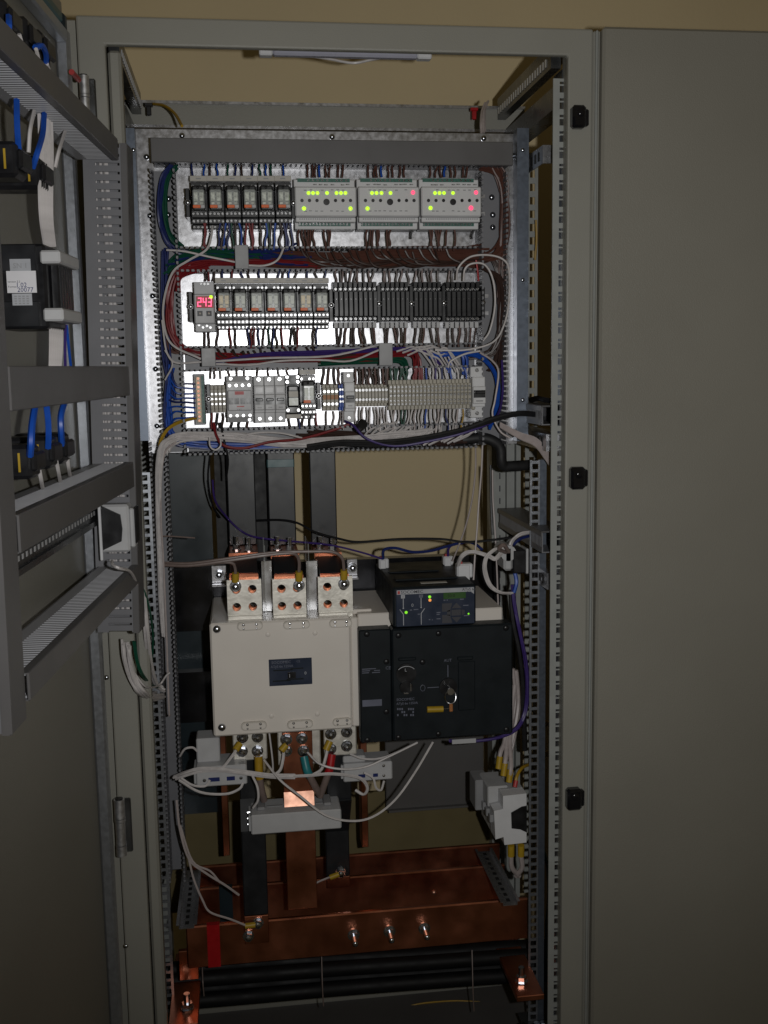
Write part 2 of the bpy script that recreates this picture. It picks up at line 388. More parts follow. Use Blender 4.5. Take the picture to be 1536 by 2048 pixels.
# ================================================================== neighbouring cabinet with its door shut
nb = thing('neighbour_cabinet', 'closed grey cabinet with plain door on the right', 'cabinet', (0.8, 0.2, 0))
xd = P(1199, 700, -0.018).x
m = M(); m.box(xd, 1.20, -0.018, 0.0, 0.10, 1.911, .004); part('door', m, 'door_paint', nb)
m = M(); m.box(0.3895, 0.402, 0.002, 0.03, 0.10, 1.91, .002); part('frame_post', m, 'paint', nb)
m = M(); m.box(0.402, 1.20, 0.004, 0.03, 1.86, 1.908); part('frame_top_rail', m, 'paint', nb)
m = M(); m.box(0.3925, 0.3965, -0.004, 0.002, 0.10, 1.91, .0018); part('edge_bead', m, 'paint_rail', nb)
m = M(); m.box(0.40, 1.20, 0.0, 0.42, 0.0, 0.098); part('plinth', m, 'black_matt', nb)
# ================================================================== fluorescent lamp under the roof
lt = thing('cabinet_lamp', 'slim tube lamp with pale end caps under the cabinet roof', 'lamp', (0, 0.06, 1.87))
p0 = P(545, 104, 0.06); p1 = P(835, 111, 0.06)
m = M(); m.box(p0.x, p1.x, 0.052, 0.068, p0.z - .006, p0.z + .006, .003); part('tube', m, 'tube_glass', lt)
for a0, a1 in ((518, 545), (833, 862)):
    q0 = P(a0, 106, 0.06); q1 = P(a1, 106, 0.06)
    m = M(); m.box(q0.x, q1.x, 0.051, 0.069, p0.z - .007, p0.z + .007, .002); part('end_cap', m, 'white', lt)
m = M(); m.box((p0.x + p1.x) / 2 - .1, (p0.x + p1.x) / 2 + .1, 0.031, 0.060, p0.z + .0065, p0.z + .011); part('bracket', m, 'lgrey', lt)
wire([(620, 112, .062), (660, 118, .075), (705, 126, .09), (740, 120, .08), (765, 115, .066)], .0021, 'white', 'white lead sagging under the cabinet lamp')
# ================================================================== ducts
def duct(name, label, mtx, L, W, H, cover=True, pitch=0.0085, finger=0.62, closed=False, mt='duct', group=None, wall_mt=None):
    t = thing(name, label, 'wiring duct', mtx.translation, group)
    def nm(): q = M(); q.x = mtx; return q
    q = nm(); q.box(0, L, 0, W, 0, .002); part('duct_base', q, mt, t)
    for wv in (0, W - .0022):
        q = nm(); q.box(0, L, wv, wv + .0022, .002, H * .28)
        if closed: q.box(0, L, wv, wv + .0022, H * .86, H)
        l = pitch * .2
        while l + pitch * finger < L:
            l1 = l + pitch * finger; top = H * .86 if closed else H * random.uniform(.97, 1)
            if closed or cover: q.box(l, l1, wv, wv + .0022, H * .28, top if closed else H)
            else:
                q.box(l, l1, wv, wv + .0022, H * .28, top - .004)
                q.box(l + .0006, l1 - .0006, wv - .0006, wv + .0028, top - .004, top)
            l += pitch
        part('slotted_wall', q, wall_mt or mt, t, kind='stuff')
    if cover:
        q = nm(); q.box(-.001, L + .001, -.0015, W + .0015, H, H + .003, .001); q.box(-.001, L + .001, -.0016, -.0002, H - .006, H + .001); q.box(-.001, L + .001, W + .0002, W + .0016, H - .006, H + .001)
        part('duct_cover', q, 'duct_cover' if mt == 'duct' else mt, t)
    return t
# ================================================================== the open door on the left
HN = Vector((-0.405, -0.020, 0)); dv = ray(675, 742); dv.z = 0; dv.normalize()
LS = -dv; NV = Vector((dv.y, -dv.x, 0))
def D(s, n, z): return HN + LS * s + NV * n + Vector((0, 0, z))
def PD(px, py, n):
    d = ray(px, py); o = HN + NV * n
    q = CAM + d * ((o - CAM).dot(NV) / d.dot(NV)); return (q - HN).dot(LS), q.z
DM = Matrix(((LS.x, NV.x, 0, HN.x), (LS.y, NV.y, 0, HN.y), (0, 0, 1, 0), (0, 0, 0, 1)))     # (s, n, z) -> world
def dM(): q = M(); q.x = DM; return q
q = dM(); q.box(-0.004, 0.80, -0.022, 0, 0.10, 1.925, .003); door = part('door', q, 'door_paint', cab, 'open grey door seen edge-on with silver tube frame')
q = dM(); q.box(.034, .050, .0005, .0185, .14, 1.8715, .003); part('frame_tube', q, 'zinc_post', door)
q = dM(); q.box(.0505, .78, .0005, .0185, 1.853, 1.871, .003); part('frame_tube', q, 'zinc_post', door)
q = dM(); q.box(0.012, 0.028, 0.0005, 0.010, 0.12, 1.90, .003); part('gasket', q, 'teal_dark', door)
q = dM(); q.box(0.028, 0.78, 0.0005, 0.008, 1.885, 1.90, .003); part('gasket', q, 'teal', door)
s0, z0 = PD(135, 148, .02); q = dM(); q.cyl((s0 - .03, .028, z0), (s0 + .01, .028, z0), .004, 8); part('red_clip', q, 'redtape' if 'redtape' in MATS else 'redlogo', door)
q = dM(); q.box(0.64, 0.66, 0.0005, 0.028, 0.9, 1.86); part('mounting_upright', q, 'door_paint', door)
def lmat(org, ax, wx, hx): return Matrix(((ax.x, wx.x, hx.x, org.x), (ax.y, wx.y, hx.y, org.y), (ax.z, wx.z, hx.z, org.z), (0, 0, 0, 1)))
UP = Vector((0, 0, 1)); LEAN = (UP + NV * 0.022).normalized(); NLEAN = (NV - UP * 0.022).normalized(); LEAN2 = (UP + NV * 0.010).normalized(); NLEAN2 = (NV - UP * 0.010).normalized()
# upright ducts on the door
zt = PD(250, 300, .088)[1]; zbt = PD(262, 1292, .088)[1]
V1 = duct('wiring_duct', 'slotted grey upright duct on door beside the hinge tube', lmat(D(.088, .024, zbt), LEAN, -LS, NLEAN), zt - zbt, .040, .058, True, .0118, .70, True)
q = M()
for k in range(16):
    ss = .052 + jit(.011); nn = .050 + jit(.014); q.tube([D(ss, nn, zbt + .02), D(ss + jit(.006), nn + jit(.006), zbt + .25), D(ss + jit(.006), nn + jit(.006), zbt + .45), D(ss, nn, zt)], .0022, 5, 3)
solo('wire_bundle', q, 'wire_white', 'white wires packed inside the upright duct beside the hinge', 'wires', kind='stuff')
zt2 = 1.86; zb2 = PD(45, 1452, .088)[1]
V2 = duct('wiring_duct', 'slotted grey upright duct at the far left picture edge', lmat(D(.684, .024, zb2), LEAN2, -LS, NLEAN2), zt2 - zb2, .042, .058, True, .0118, .80, True)
# level ducts on the door
def dduct(ytop, ybot, px, label):
    za = PD(px, ytop, .088)[1]; zc = PD(px, ybot, .088)[1]
    return duct('wiring_duct', label, lmat(D(.090, .030, zc), LS, UP, NV), .545, za - zc, .055, True, .0085, .50, wall_mt='duct_glint'), zc, za  # lighter wall colour stands for glints on the finger edges
D1, z1b, z1t = dduct(286, 323, 242, 'topmost level duct on door with slotted underside showing')
D2, z2b, z2t = dduct(735, 790, 250, 'level duct on door between the blue wires and sticker device')
D3, z3b, z3t = dduct(930, 978, 258, 'level duct on door right below the lower three black buttons')
D4, z4b, z4t = dduct(1140, 1175, 268, 'lowest level duct on door with slotted top showing')
# rail and socket on the door
sA, zA = PD(190, 1043, .045); sB, zB = PD(55, 1108, .045); zA = (zA + zB) / 2
dr = thing('door_rail', 'dark perforated mounting rail on door above lowest duct', 'rail', D(.3, .045, zA - .017))
q = dM(); q.box(.090, .62, .030, .034, zA - .012, zA + .012); q.box(.090, .62, .034, .0375, zA + .010, zA + .0175); q.box(.090, .62, .034, .0375, zA - .0175, zA - .010); part('rail_profile', q, 'galv_dark', dr)
q = dM(); s = .11
while s < .60: q.box(s, s + .006, .0342, .0345, zA - .003, zA + .003); s += .0155
part('slot_row', q, 'lgrey', dr, kind='stuff')
sk = thing('service_socket', 'grey white socket block on door rail with black recess', 'socket', D(.11, .035, PD(220, 1120, .06)[1]))
ss = .118; za = PD(195, 1018, .05)[1]; zc = PD(195, 1120, .05)[1]; zm = (za + zc) / 2
q = dM(); q.box(.092, ss, .040, .083, zc, za, .003); q.box(.094, ss - .002, .083, .090, zc + .006, za - .006, .002); part('socket_body', q, 'lgrey', sk)
q = dM(); q.prism([(.046, zm - .030), (.072, zm - .018), (.074, zm), (.072, zm + .020), (.046, zm + .033)], ss + .0006, ss + .004, 'x'); part('socket_recess', q, 'black', sk)
q = dM(); q.box(.094, ss - .001, .0905, .093, zc + .012, za - .004, .001); part('socket_front', q, 'black', sk)
q = dM(); q.box(ss, ss + .004, .041, .045, zm - .045, zm + .035, .001); part('terminal_cover', q, 'white', sk)
# push-button blocks
def button(px, py, label, group, big=1.0):
    s, z = PD(px, py, .055)
    t = thing('button_block', label, 'button', D(s, .03, z), group)
    q = dM(); q.box(s - .018, s + .018, .003, .060, z - .018 * big, z + .018 * big, .004); q.cyl((s, .0006, z), (s, .02, z), .014, 12); part('contact_block', q, 'black', t)
    q = dM(); q.box(s - .019, s + .019, .060, .066, z - .010, z + .010, .003); part('clip', q, 'black', t)
    q = dM()
    for o in (.038, .047): q.box(s + .0182, s + .0190, o, o + .0022, z - .010, z + .010)
    part('yellow_marks', q, 'sleeve', t)
    return s, z
B = []
g1 = 'door buttons above the top duct'; g2 = 'door buttons under the top duct'; g3 = 'door buttons over the lower duct'
for px, py, lb, g in ((14, 44, 'black button block nearest the top left picture corner', g1), (55, 76, 'middle black button block above the top door duct', g1), (84, 100, 'farthest black button block above the top door duct', g1),
                      (34, 324, 'nearer black button block hanging under the top door duct', g2), (80, 350, 'farther black button block under the top duct behind white cables', g2),
                      (62, 922, 'nearest black button block of the lower door trio', g3), (98, 904, 'middle black button block of the lower door trio', g3), (124, 896, 'farthest black button block of the lower door trio', g3)):
    B.append(button(px, py, lb, g))
# meter with the sticker
t = thing('door_meter', 'black door device with white handwritten sticker on its side', 'meter', D(.36, .03, PD(60, 655, .05)[1]))
zl = PD(60, 656, .05)[1]; zh = PD(60, 486, .05)[1]
q = dM(); q.box(.33, .405, .008, .064, zl, zh, .003); q.box(.335, .39, .064, .074, zl + .018, zh - .020, .002)
part('meter_body', q, 'black', t)
q = dM()
for k in range(5): q.box(.336 + k * .011, .343 + k * .011, .074, .076, zl + .02, zh - .022)
part('cooling_ribs', q, 'black', t, kind='stuff')
for zz, mtl in ((zh - .022, 'lgrey'), (zl + .008, 'lgrey')):
    q = dM(); q.box(.325, .412, .060, .082, zz, zz + .014, .002); part('terminal_strip', q, mtl, t)
q = dM(); q.box(.4055, .409, .010, .055, zh - .030, zh - .001, .001); part('clear_flap', q, 'heatshrink', t)
q = dM(); q.box(.4055, .409, .010, .055, zl + .002, zl + .030, .001); part('clear_flap', q, 'heatshrink', t)
def dquad(px0, py0, px1, py1, s, dn=0):
    out = []
    for px, py in ((px0, py0), (px1, py0), (px1, py1), (px0, py1)):
        d = ray(px, py); o = HN + LS * s; qv = CAM + d * ((o - CAM).dot(LS) / d.dot(LS)); out.append(((qv - HN).dot(NV), qv.z))
    return out
for (x0, y0, x1, y1, ds, nmn, mt_) in ((23, 519, 63, 543, .0004, 'rating_label', 'print_pale'), (28, 588, 66, 611, .0004, 'rating_label', 'print_pale'), (18, 543, 74, 586, .0012, 'sticker', 'sticker')):
    c = dquad(x0, y0, x1, y1, .405); n0 = min(a[0] for a in c); n1 = max(a[0] for a in c); za_ = max(a[1] for a in c); zb_ = min(a[1] for a in c)
    q = dM(); q.box(.4092, .4094 + ds, n0, n1, zb_, za_); pp = part(nmn, q, mt_, t)
    RT = Matrix(((NV.x, 0, LS.x), (NV.y, 0, LS.y), (0, 1, 0)))
    if nmn == 'sticker':
        hgt = za_ - zb_; wid = n1 - n0
        for body, fn, fz, sz, mtx_ in (('version 3.2', .03, .47, .13, 'print_dark'), ('Format', .04, .24, .13, 'print_dark'), ('1.02', .30, .26, .30, 'wire_navy'), ('20077', .34, .04, .30, 'wire_navy')):
            text_part(body, D(.4094 + ds + .0003, n0 + fn * wid, zb_ + fz * hgt), sz * hgt, mtx_, pp, rot=RT)
    elif y0 < 550: text_part('SN 1', D(.4094 + ds + .0003, n0 + .15 * (n1 - n0), zb_ + .25 * (za_ - zb_)), .6 * (za_ - zb_), 'mgrey', pp, rot=RT)
    else:
        q = dM()
        for r in range(4):
            for k in range(4): q.box(.4094 + ds + .0002, .4094 + ds + .0004, n0 + (.12 + k * .2) * (n1 - n0), n0 + (.24 + k * .2) * (n1 - n0), zb_ + (.12 + r * .2) * (za_ - zb_), zb_ + (.22 + r * .2) * (za_ - zb_))
        part('fine_print', q, 'mgrey', pp, kind='stuff')
# door wires
def dwire(pts, r, c, label, group=None, name='wire'): return wire([D(*p) for p in [(PD(a, b, n)[0], n, PD(a, b, n)[1]) for a, b, n in pts]], r, c, label, group, name)
gw = 'white cables from top door duct to the sticker device'
for k in range(7):
    o = k * 4.0
    dwire([(78 + o, 228 + o * .5, .055), (80 + o, 300, .056 + .001 * (k % 3)), (79 + o, 380, .058), (82 + o * .9, 440, .056), (90 + o * .8, 492, .052)], .0021, 'white', ORD[k] + ' white cable from the left dropping from top door duct to sticker device', gw)
for k in range(6):
    dwire([(101 + k * 4.2, 648, .060), (101 + k * 4.4, 690, .062), (100 + k * 3.8, 745, .060)], .0020, 'white', ORD[k] + ' white cable from the left just below the sticker device', 'white cables below the sticker device')
dwire([(131, 650, .060), (130, 700, .06), (131, 745, .058)], .0018, 'violet', 'violet wire under the sticker device beside white cables')
dwire([(133, 650, .060), (138, 700, .06), (143, 745, .058)], .0018, 'blue', 'thin blue wire slanting under the sticker device')
for pts, lb in (([(33, 200, .06), (34, 250, .062), (38, 310, .058)], 'blue cable dropping to the nearer button under top duct'), ([(88, 228, .06), (85, 270, .064), (75, 305, .066), (66, 335, .058)], 'blue cable curving to the farther button under top duct'),
                ([(17, 33, .066), (18, 55, .068), (20, 80, .06)], 'blue cable at the nearest button above the top duct'), ([(70, 95, .066), (84, 92, .07), (92, 110, .068), (90, 140, .06)], 'blue cable looping from the farthest button above top duct')):
    dwire(pts, .0033, 'blue', lb)
for pts, lb in (([(68, 222, .06), (60, 260, .062), (57, 305, .06)], 'white wire dropping to the nearer button under top duct'), ([(130, 262, .06), (118, 300, .062), (110, 335, .058)], 'white wire slanting to the farther button under top duct'),
                ([(38, 68, .066), (44, 88, .066), (52, 108, .06)], 'white wire by the middle button above top duct'), ([(72, 98, .068), (78, 120, .066), (86, 140, .06)], 'left white wire by the farthest button above top duct'), ([(94, 128, .066), (100, 145, .064), (106, 160, .06)], 'right white wire by the farthest button above top duct')):
    dwire(pts, .0022, 'white', lb)
for pts, lb in (([(70, 810, .062), (64, 850, .064), (62, 885, .064), (60, 912, .06)], 'thick blue cable to the nearest lower door button'), ([(92, 806, .062), (96, 840, .063), (97, 870, .063), (96, 896, .06)], 'thick blue cable to the middle lower door button'), ([(130, 800, .062), (122, 830, .063), (122, 860, .063), (124, 890, .06)], 'thick blue cable to the farthest lower door button')):
    dwire(pts, .0036, 'blue', lb)
for pts, lb in (([(78, 938, .058), (82, 960, .056), (85, 975, .05)], 'white wire under the nearest lower door button'), ([(112, 920, .058), (117, 945, .056), (120, 962, .05)], 'white wire under the middle lower door button'), ([(134, 912, .058), (137, 935, .056), (140, 950, .05)], 'white wire under the farthest lower door button')):
    dwire(pts, .0024, 'white', lb)
dwire([(224, 1122, .075), (226, 1130, .08), (240, 1137, .09), (262, 1145, .092), (276, 1180, .080), (282, 1230, .07)], .0022, 'white', 'white lead arching from the door socket into the cabinet')
# ================================================================== the upper mounting plate
YP = 0.170
BACK = Vector((0, -1, 0)); XV = Vector((1, 0, 0))
a = rect(283, 263, 1034, 897, YP)
plate = thing('mounting_plate', 'shiny galvanised mounting plate carrying three rows of devices', 'plate', ((a[0] + a[1]) / 2, YP, a[2]))
m = M(); m.box(a[0], a[1], YP, YP + .003, a[2], a[3]); part('sheet', m, 'galv', plate)
for x in (a[0], a[1] - .004):
    m = M(); m.box(x, x + .004, YP + .003, YP + .02, a[2], a[3]); part('folded_edge', m, 'galv', plate)
for px, py in ((293, 314), (300, 432), (305, 592), (311, 738), (314, 852), (364, 272), (664, 274), (967, 277), (1025, 312), (337, 398), (336, 430), (983, 395), (985, 455), (985, 430)):
    p = P(px, py, YP); m = M(); m.cyl((p.x, YP, p.z), (p.x, YP - .002, p.z), .0050, 12); m.dome((p.x, YP - .002, p.z), (0, -1, 0), .0042, .003)
    part('plate_screw', m, 'bolt', plate, smooth=True)
for side, x0, x1 in (('left', 250, 283), ('right', 1034, 1057)):
    b = rect(x0, 256, x1, 882, .145)
    t = thing('channel_post', 'bluish zinc channel along the %s edge of the mounting plate' % side, 'post', ((b[0] + b[1]) / 2, .16, b[2]))
    if side == 'left':
        m = M(); m.box(b[0] + .006, b[1], .145, .148, b[2], b[3]); m.box(b[0] + .006, b[0] + .009, .148, .19, b[2], b[3]); m.box(b[1] - .003, b[1], .148, .169, b[2], b[3]); part('channel', m, 'zinc', t)
        m = M(); m.box(b[0] - .003, b[0] + .002, .150, .19, b[2] - .01, b[3] + .006); part('back_flange', m, 'galv_dark', t)
    else:
        m = M(); m.box(b[0], b[1], .145, .148, b[2], b[3]); m.box(b[1] - .003, b[1], .148, .19, b[2], b[3]); m.box(b[0], b[0] + .003, .148, .169, b[2], b[3]); part('channel', m, 'zinc', t)
    for py in (300, 560, 800):
        p = P((x0 + x1) / 2, py, .145); m = M(); m.dome((p.x, .1448, p.z), (0, -1, 0), .0035, .002); part('rivet', m, 'bolt', t, smooth=True)
# rails
for k, (yy, x0, x1, lb) in enumerate(((410, 366, 968, 'rail behind the top row of relays and controllers'), (612, 366, 975, 'rail behind the middle row with the red display'), (800, 383, 962, 'rail behind the bottom row with the contactor'))):
    p0 = P(x0, yy, YP); p1 = P(x1, yy, YP)
    t = thing('mounting_rail', 'silver top-hat ' + lb, 'rail', ((p0.x + p1.x) / 2, YP, p0.z - .0175)); z = (p0.z + p1.z) / 2
    m = M(); m.box(p0.x, p1.x, YP - .0012, YP - .0002, z - .0125, z + .0125); m.box(p0.x, p1.x, YP - .0075, YP - .0063, z + .0115, z + .0175); m.box(p0.x, p1.x, YP - .0075, YP - .0063, z - .0175, z - .0115)
    m.box(p0.x, p1.x, YP - .0066, YP - .0010, z + .0115, z + .0125); m.box(p0.x, p1.x, YP - .0066, YP - .0010, z - .0125, z - .0115); part('rail_profile', m, 'galv', t)
# ducts on the plate
YR = YP - .056
def pz(px, py, y): return P(px, py, y).z
xL0, xL1 = P(311, 600, YR).x, P(359, 600, YR).x; xR0, xR1 = P(965, 600, YR).x, P(1016, 600, YR).x
zT, zB = pz(660, 328, YR), pz(660, 901, YR)
duct('wiring_duct', 'open upright duct at the left of the mounting plate', lmat(Vector((xL1, YP, zB)), UP, Vector((-1, 0, 0)), BACK), zT - zB - .004, xL1 - xL0, .056, False)
duct('wiring_duct', 'open upright duct at the right of the mounting plate', lmat(Vector((xR1, YP, zB)), UP, Vector((-1, 0, 0)), BACK), zT - zB - .004, xR1 - xR0, .056, False)
def hduct(yu, yl, label, x0=xL1 + .002, x1=xR0 - .002, cover=False):
    zu = pz(660, yu, YR); zl = pz(660, yl, YR)
    return duct('wiring_duct', label, lmat(Vector((x0, YP, zl)), XV, UP, BACK), x1 - x0, zu - zl, .056, cover)
hduct(282, 326, 'covered grey duct along the top of the mounting plate', P(303, 300, YR).x, P(1024, 300, YR).x, True)
hduct(493, 541, 'open duct full of wires under the controllers')
hduct(689, 738, 'open duct full of wires under the red display row')
hduct(853, 903, 'open duct full of white cables under the bottom row', xL1 + .002, xR0 - .002)
# retaining clips across the open ducts
for x0, y0, x1, y1, lb in ((470, 490, 497, 538, 'grey retaining clip across the duct under the top relays'), (403, 696, 431, 733, 'grey retaining clip across the duct below the red display'), (758, 686, 785, 731, 'grey retaining clip across the duct below black terminals')):
    b = rect(x0, y0, x1, y1, YR - .002); m = M(); m.box(b[0], b[1], YR - .004, YR - .001, b[2], b[3], .0008)
    m.box(b[0], b[1], YR - .001, YR + .012, b[3] - .0015, b[3] - .0003); m.box(b[0], b[1], YR - .001, YR + .012, b[2] + .0003, b[2] + .0015)
    solo('duct_clip', m, 'mgrey', lb, 'clip', 'clips across the open ducts')
# ================================================================== relays
def scr(m, x, y, z, r=.0023):
    m.cyl((x, y, z), (x, y - .0012, z), r, 8)
def make_relay(warm=False):
    t = thing('plug_in_relay', 'relay', 'relay'); W = .0132
    m = M(); m.box(-W, W, -.030, 0, -.083, -.009, .001); m.box(-W, W, -.042, -.030, -.022, -.009, .001); m.box(-W, W, -.052, -.030, -.0665, -.055, .001); m.box(-W, W, -.044, -.030, -.0755, -.0665, .001); m.box(-W, W, -.036, -.030, -.083, -.0755, .001)
    so = part('socket', m, 'black', t)
    m = M()
    for x in (-.0098, .0035, .0100): scr(m, x, -.042, -.0155)
    for x in (-.0098, -.0033, .0033, .0098): scr(m, x, -.052, -.0605); scr(m, x, -.044, -.071); scr(m, x, -.036, -.0795, .0020)
    part('terminal_screws', m, 'screw', so, kind='stuff')
    m = M(); m.box(-.0092, .0092, -.074, -.030, -.0545, -.0255, .0015); rl = part('relay_cover', m, 'relay_clear', t)
    for x in (-.0045, .0045):
        m = M(); m.box(x - .0033, x + .0033, -.0748, -.0738, -.044, -.030, .0004); m.box(x - .0026, x + .0026, -.0746, -.0738, -.049, -.0452, .0003); part('coil', m, 'coil_warm' if warm else 'coil', rl)
    m = M(); m.box(-.0100, .0100, -.068, -.030, -.0275, -.0185, .002); m.dome((-.001, -.068, -.022), (0, -1, 0), .0022, .002); part('retaining_clip', m, 'black_matt', t)
    m = M(); m.box(-.0092, .0025, -.0772, -.0742, -.0548, -.0500, .0005); part('release_lever', m, 'orange', t)
    m = M(); m.box(.0030, .0092, -.0765, -.0742, -.0548, -.0500, .0005); part('marker_tab', m, 'lgrey', t)
    m = M(); m.box(-.0137, .0137, -.047, -.040, -.0085, 0, .0006); st = part('marker_strip', m, 'strip', t)
    m = M(); m.box(-.004, .004, -.0474, -.0471, -.0055, -.0035); part('marker_print', m, 'mgrey', st, kind='stuff')
    index_kids(t)
    return t
RP = make_relay(False); RPW = make_relay(True)
used = set()
def place_relay(cx, top, label, group, warm=False):
    p = P(cx, top, YP - .044); loc = Vector((P(cx, top + 50, YP - .06).x, YP, p.z)); src = RPW if warm else RP
    if src.name not in used:
        used.add(src.name); src.location = loc; src['label'] = label; src['group'] = group; return src
    return copy_tree(src, None, loc, label, group)
NTH = ('leftmost', 'second', 'third', 'fourth', 'fifth', 'sixth', 'rightmost')
for i in range(6):
    place_relay(381 + 33.9 * (i + .5), 352, (NTH[i] if i < 5 else 'last') + ' relay from the left in the top row of six', 'relays in the top row')
for i in range(7):
    place_relay(432 + 32.5 * (i + .5), 556, NTH[i] + (' relay' if i in (0, 6) else ' relay from the left') + ' in the middle row, right of the red display', 'relays in the middle row', i in (0, 5))
place_relay(617, 739, 'lone plug-in relay beside the timer in the bottom row', 'relays in the bottom row')
# end stops
def end_stop(cx, cy, h, label, yf=.115):
    p = P(cx, cy, yf); t = thing('end_stop', label, 'end stop', (p.x, YP, p.z - h / 2), 'end stops on the rails')
    m = M(); m.box(p.x - .0033, p.x + .0033, yf + .006, YP - .008, p.z - h / 2, p.z + h / 2, .001); part('clamp_body', m, 'black', t)
    m = M(); m.cyl((p.x, yf + .0065, p.z), (p.x, yf + .003, p.z), .0042, 10); m.dome((p.x, yf + .003, p.z), (0, -1, 0), .004, .002); part('clamp_screw', m, 'screw', t, smooth=True)
for cx, cy, h, lb in ((375, 404, .045, 'black end stop left of the top row relays'), (587, 405, .050, 'black end stop between top relays and controllers'), (381, 613, .048, 'black end stop left of the red display'), (663, 610, .052, 'black end stop between middle relays and black terminals'),
                      (759, 607, .060, 'black end stop after the nine-way black terminals'), (824, 607, .060, 'black end stop between the two six-way black terminals'), (889, 606, .060, 'black end stop before the seven-way black terminals'), (968, 605, .052, 'black end stop right of all black terminals'), (638, 792, .045, 'black end stop left of the orange terminals'), (417, 798, .048, 'black end stop beside the brass earth bar')):
    end_stop(cx, cy, h, lb)
# ================================================================== controllers with lights
def pxy(px, py, y): q = P(px, py, y); return q.x, q.z
def controller(x0, x1, dx, leds, label):
    yf = YP - .068; b = rect(x0, 353, x1, 456, yf + .01)
    t = thing('phase_controller', label, 'controller', ((b[0] + b[1]) / 2, YP, b[2]), 'lit controllers in the top row')
    zf = lambda py: pz((x0 + x1) / 2, py, yf)
    b2 = rect(x0, 400, x1, 410, yf); X0, X1 = b2[0], b2[1]
    m = M(); m.box(X0, X1, YP - .045, YP - .008, zf(455), zf(354), .001); m.box(X0, X1, yf, YP - .045, zf(433), zf(373), .002); m.box(X0 + .001, X1 - .001, yf + .007, YP - .045, zf(443), zf(433.5), .001); part('housing', m, 'module', t)
    zt_ = pz((x0 + x1) / 2, 361, YP - .045); zb_ = pz((x0 + x1) / 2, 449, YP - .045)
    for z, mt_, fa, fb in ((zt_, 'green_strip', .06, .92), (zb_, 'green_strip', .06, .92)):
        m = M(); m.box(X0 + (X1 - X0) * fa, X0 + (X1 - X0) * fb, YP - .0462, YP - .0448, z - .0028, z + .0028); cs = part('terminal_strip', m, mt_, t)
        m = M()
        for k in range(15 if z == zb_ else 11):
            if z == zt_ and k in (0, 1, 7): continue
            x = X0 + (X1 - X0) * (fa + .02 + (fb - fa - .08) * k / (14 if z == zb_ else 10)); m.cyl((x, YP - .0462, z), (x, YP - .0472, z), .0019, 6)
        part('terminal_screws', m, 'screw', cs, kind='stuff')
    m = M()
    for px in (604, 619, 634, 671, 686, 701):
        x, z = pxy(px + dx, 401, yf); m.cyl((x, yf - .0006, z), (x, yf + .002, z), .0028, 10)
    x, z = pxy(653 + dx, 404, yf); m.cyl((x, yf - .001, z), (x, yf + .002, z), .0052, 14); part('adjusters', m, 'black', t)
    for px, py, c in leds:
        x, z = pxy(px, py, yf); r = .0029 if py < 400 else .0033
        m = M(); m.dome((x, yf - .0002, z), (0, -1, 0), r * (1.15 if c == 'red' else 1), .0018); part('indicator_light', m, 'led_' + c, t)
    m = M()
    for k in range(9):
        for py in (369, 380, 422):
            if random.random() < .75:
                x, z = pxy(612 + dx + k * 10.5 + jit(2), py + jit(.6), yf); m.box(x - .0022, x + .0022, yf - .0003, yf + .001, z - .0008, z + .0008)
    for k in range(24):
        x, z = pxy(600 + dx + k * 4.4, 438, yf + .007); m.box(x - .0011, x + .0011, yf + .0067, yf + .008, z - .001, z + .001)
    part('fine_print', m, 'mgrey', t, kind='stuff')
G = 'green'; R_ = 'red'
controller(590, 713, 0, [(617, 386, G), (626, 386, G), (635, 386, G), (654, 386, G), (673, 386, G), (682, 386, G), (691, 386, G), (608, 417, G), (701, 417, G)], 'left controller with nine green lights and no red one')
controller(717, 839, 127, [(744, 386, G), (753, 386, G), (763, 386, G), (781, 386, G), (826, 385, R_), (735, 417, G)], 'middle controller with one red light at upper right')
controller(843, 963, 253, [(870, 386, G), (879, 386, G), (888, 386, G), (906, 386, G), (952, 385, R_), (861, 416, G), (942, 416, R_)], 'right controller with two red lights')
# ================================================================== red display
yf = YP - .066; b = rect(388, 562, 429, 663, yf); t = thing('digital_voltmeter', 'grey voltmeter module showing 243 in red digits', 'voltmeter', ((b[0] + b[1]) / 2, YP, b[2]))
Hh = b[3] - b[2]; Wd = b[1] - b[0]
m = M(); m.box(b[0], b[1], YP - .046, YP - .008, b[2], b[3], .001); m.box(b[0], b[1], yf, YP - .046, b[2] + Hh * .15, b[2] + Hh * .75, .002); part('housing', m, 'contactor', t)
m = M(); m.box(b[0] + Wd * .10, b[1] - Wd * .1, yf - .0003, yf + .001, b[2] + Hh * .665, b[2] + Hh * .69); part('lower_slot', m, 'print_dark', t)
x0, x1, z0, z1 = rect(392, 592, 427, 616, yf); m = M(); m.box(x0, x1, yf - .0004, yf + .001, z0, z1); dp = part('display_window', m, 'redlogo', t)
SEG = {'2': 'abged', '4': 'fgbc', '3': 'abgcd'}
m = M(); dw = (x1 - x0) * .17; dh = (z1 - z0) * .66; th = .0011
for k, ch in enumerate('243'):
    ox = x0 + (x1 - x0) * (.10 + .295 * k); oz = z0 + (z1 - z0) * .16
    sg = {'a': (0, dw, dh, dh), 'g': (0, dw, dh / 2, dh / 2), 'd': (0, dw, 0, 0), 'f': (0, 0, dh / 2, dh), 'b': (dw, dw, dh / 2, dh), 'c': (dw, dw, 0, dh / 2), 'e': (0, 0, 0, dh / 2)}
    for s_ in SEG[ch]:
        u0, u1, v0, v1 = sg[s_]; sk_ = .08
        m.box(ox + u0 - th / 2 + v0 * sk_, ox + u1 + th / 2 + v0 * sk_, yf - .0009, yf - .0004, oz + v0 - th / 2, oz + v1 + th / 2)
part('digits', m, 'seg_red', dp)
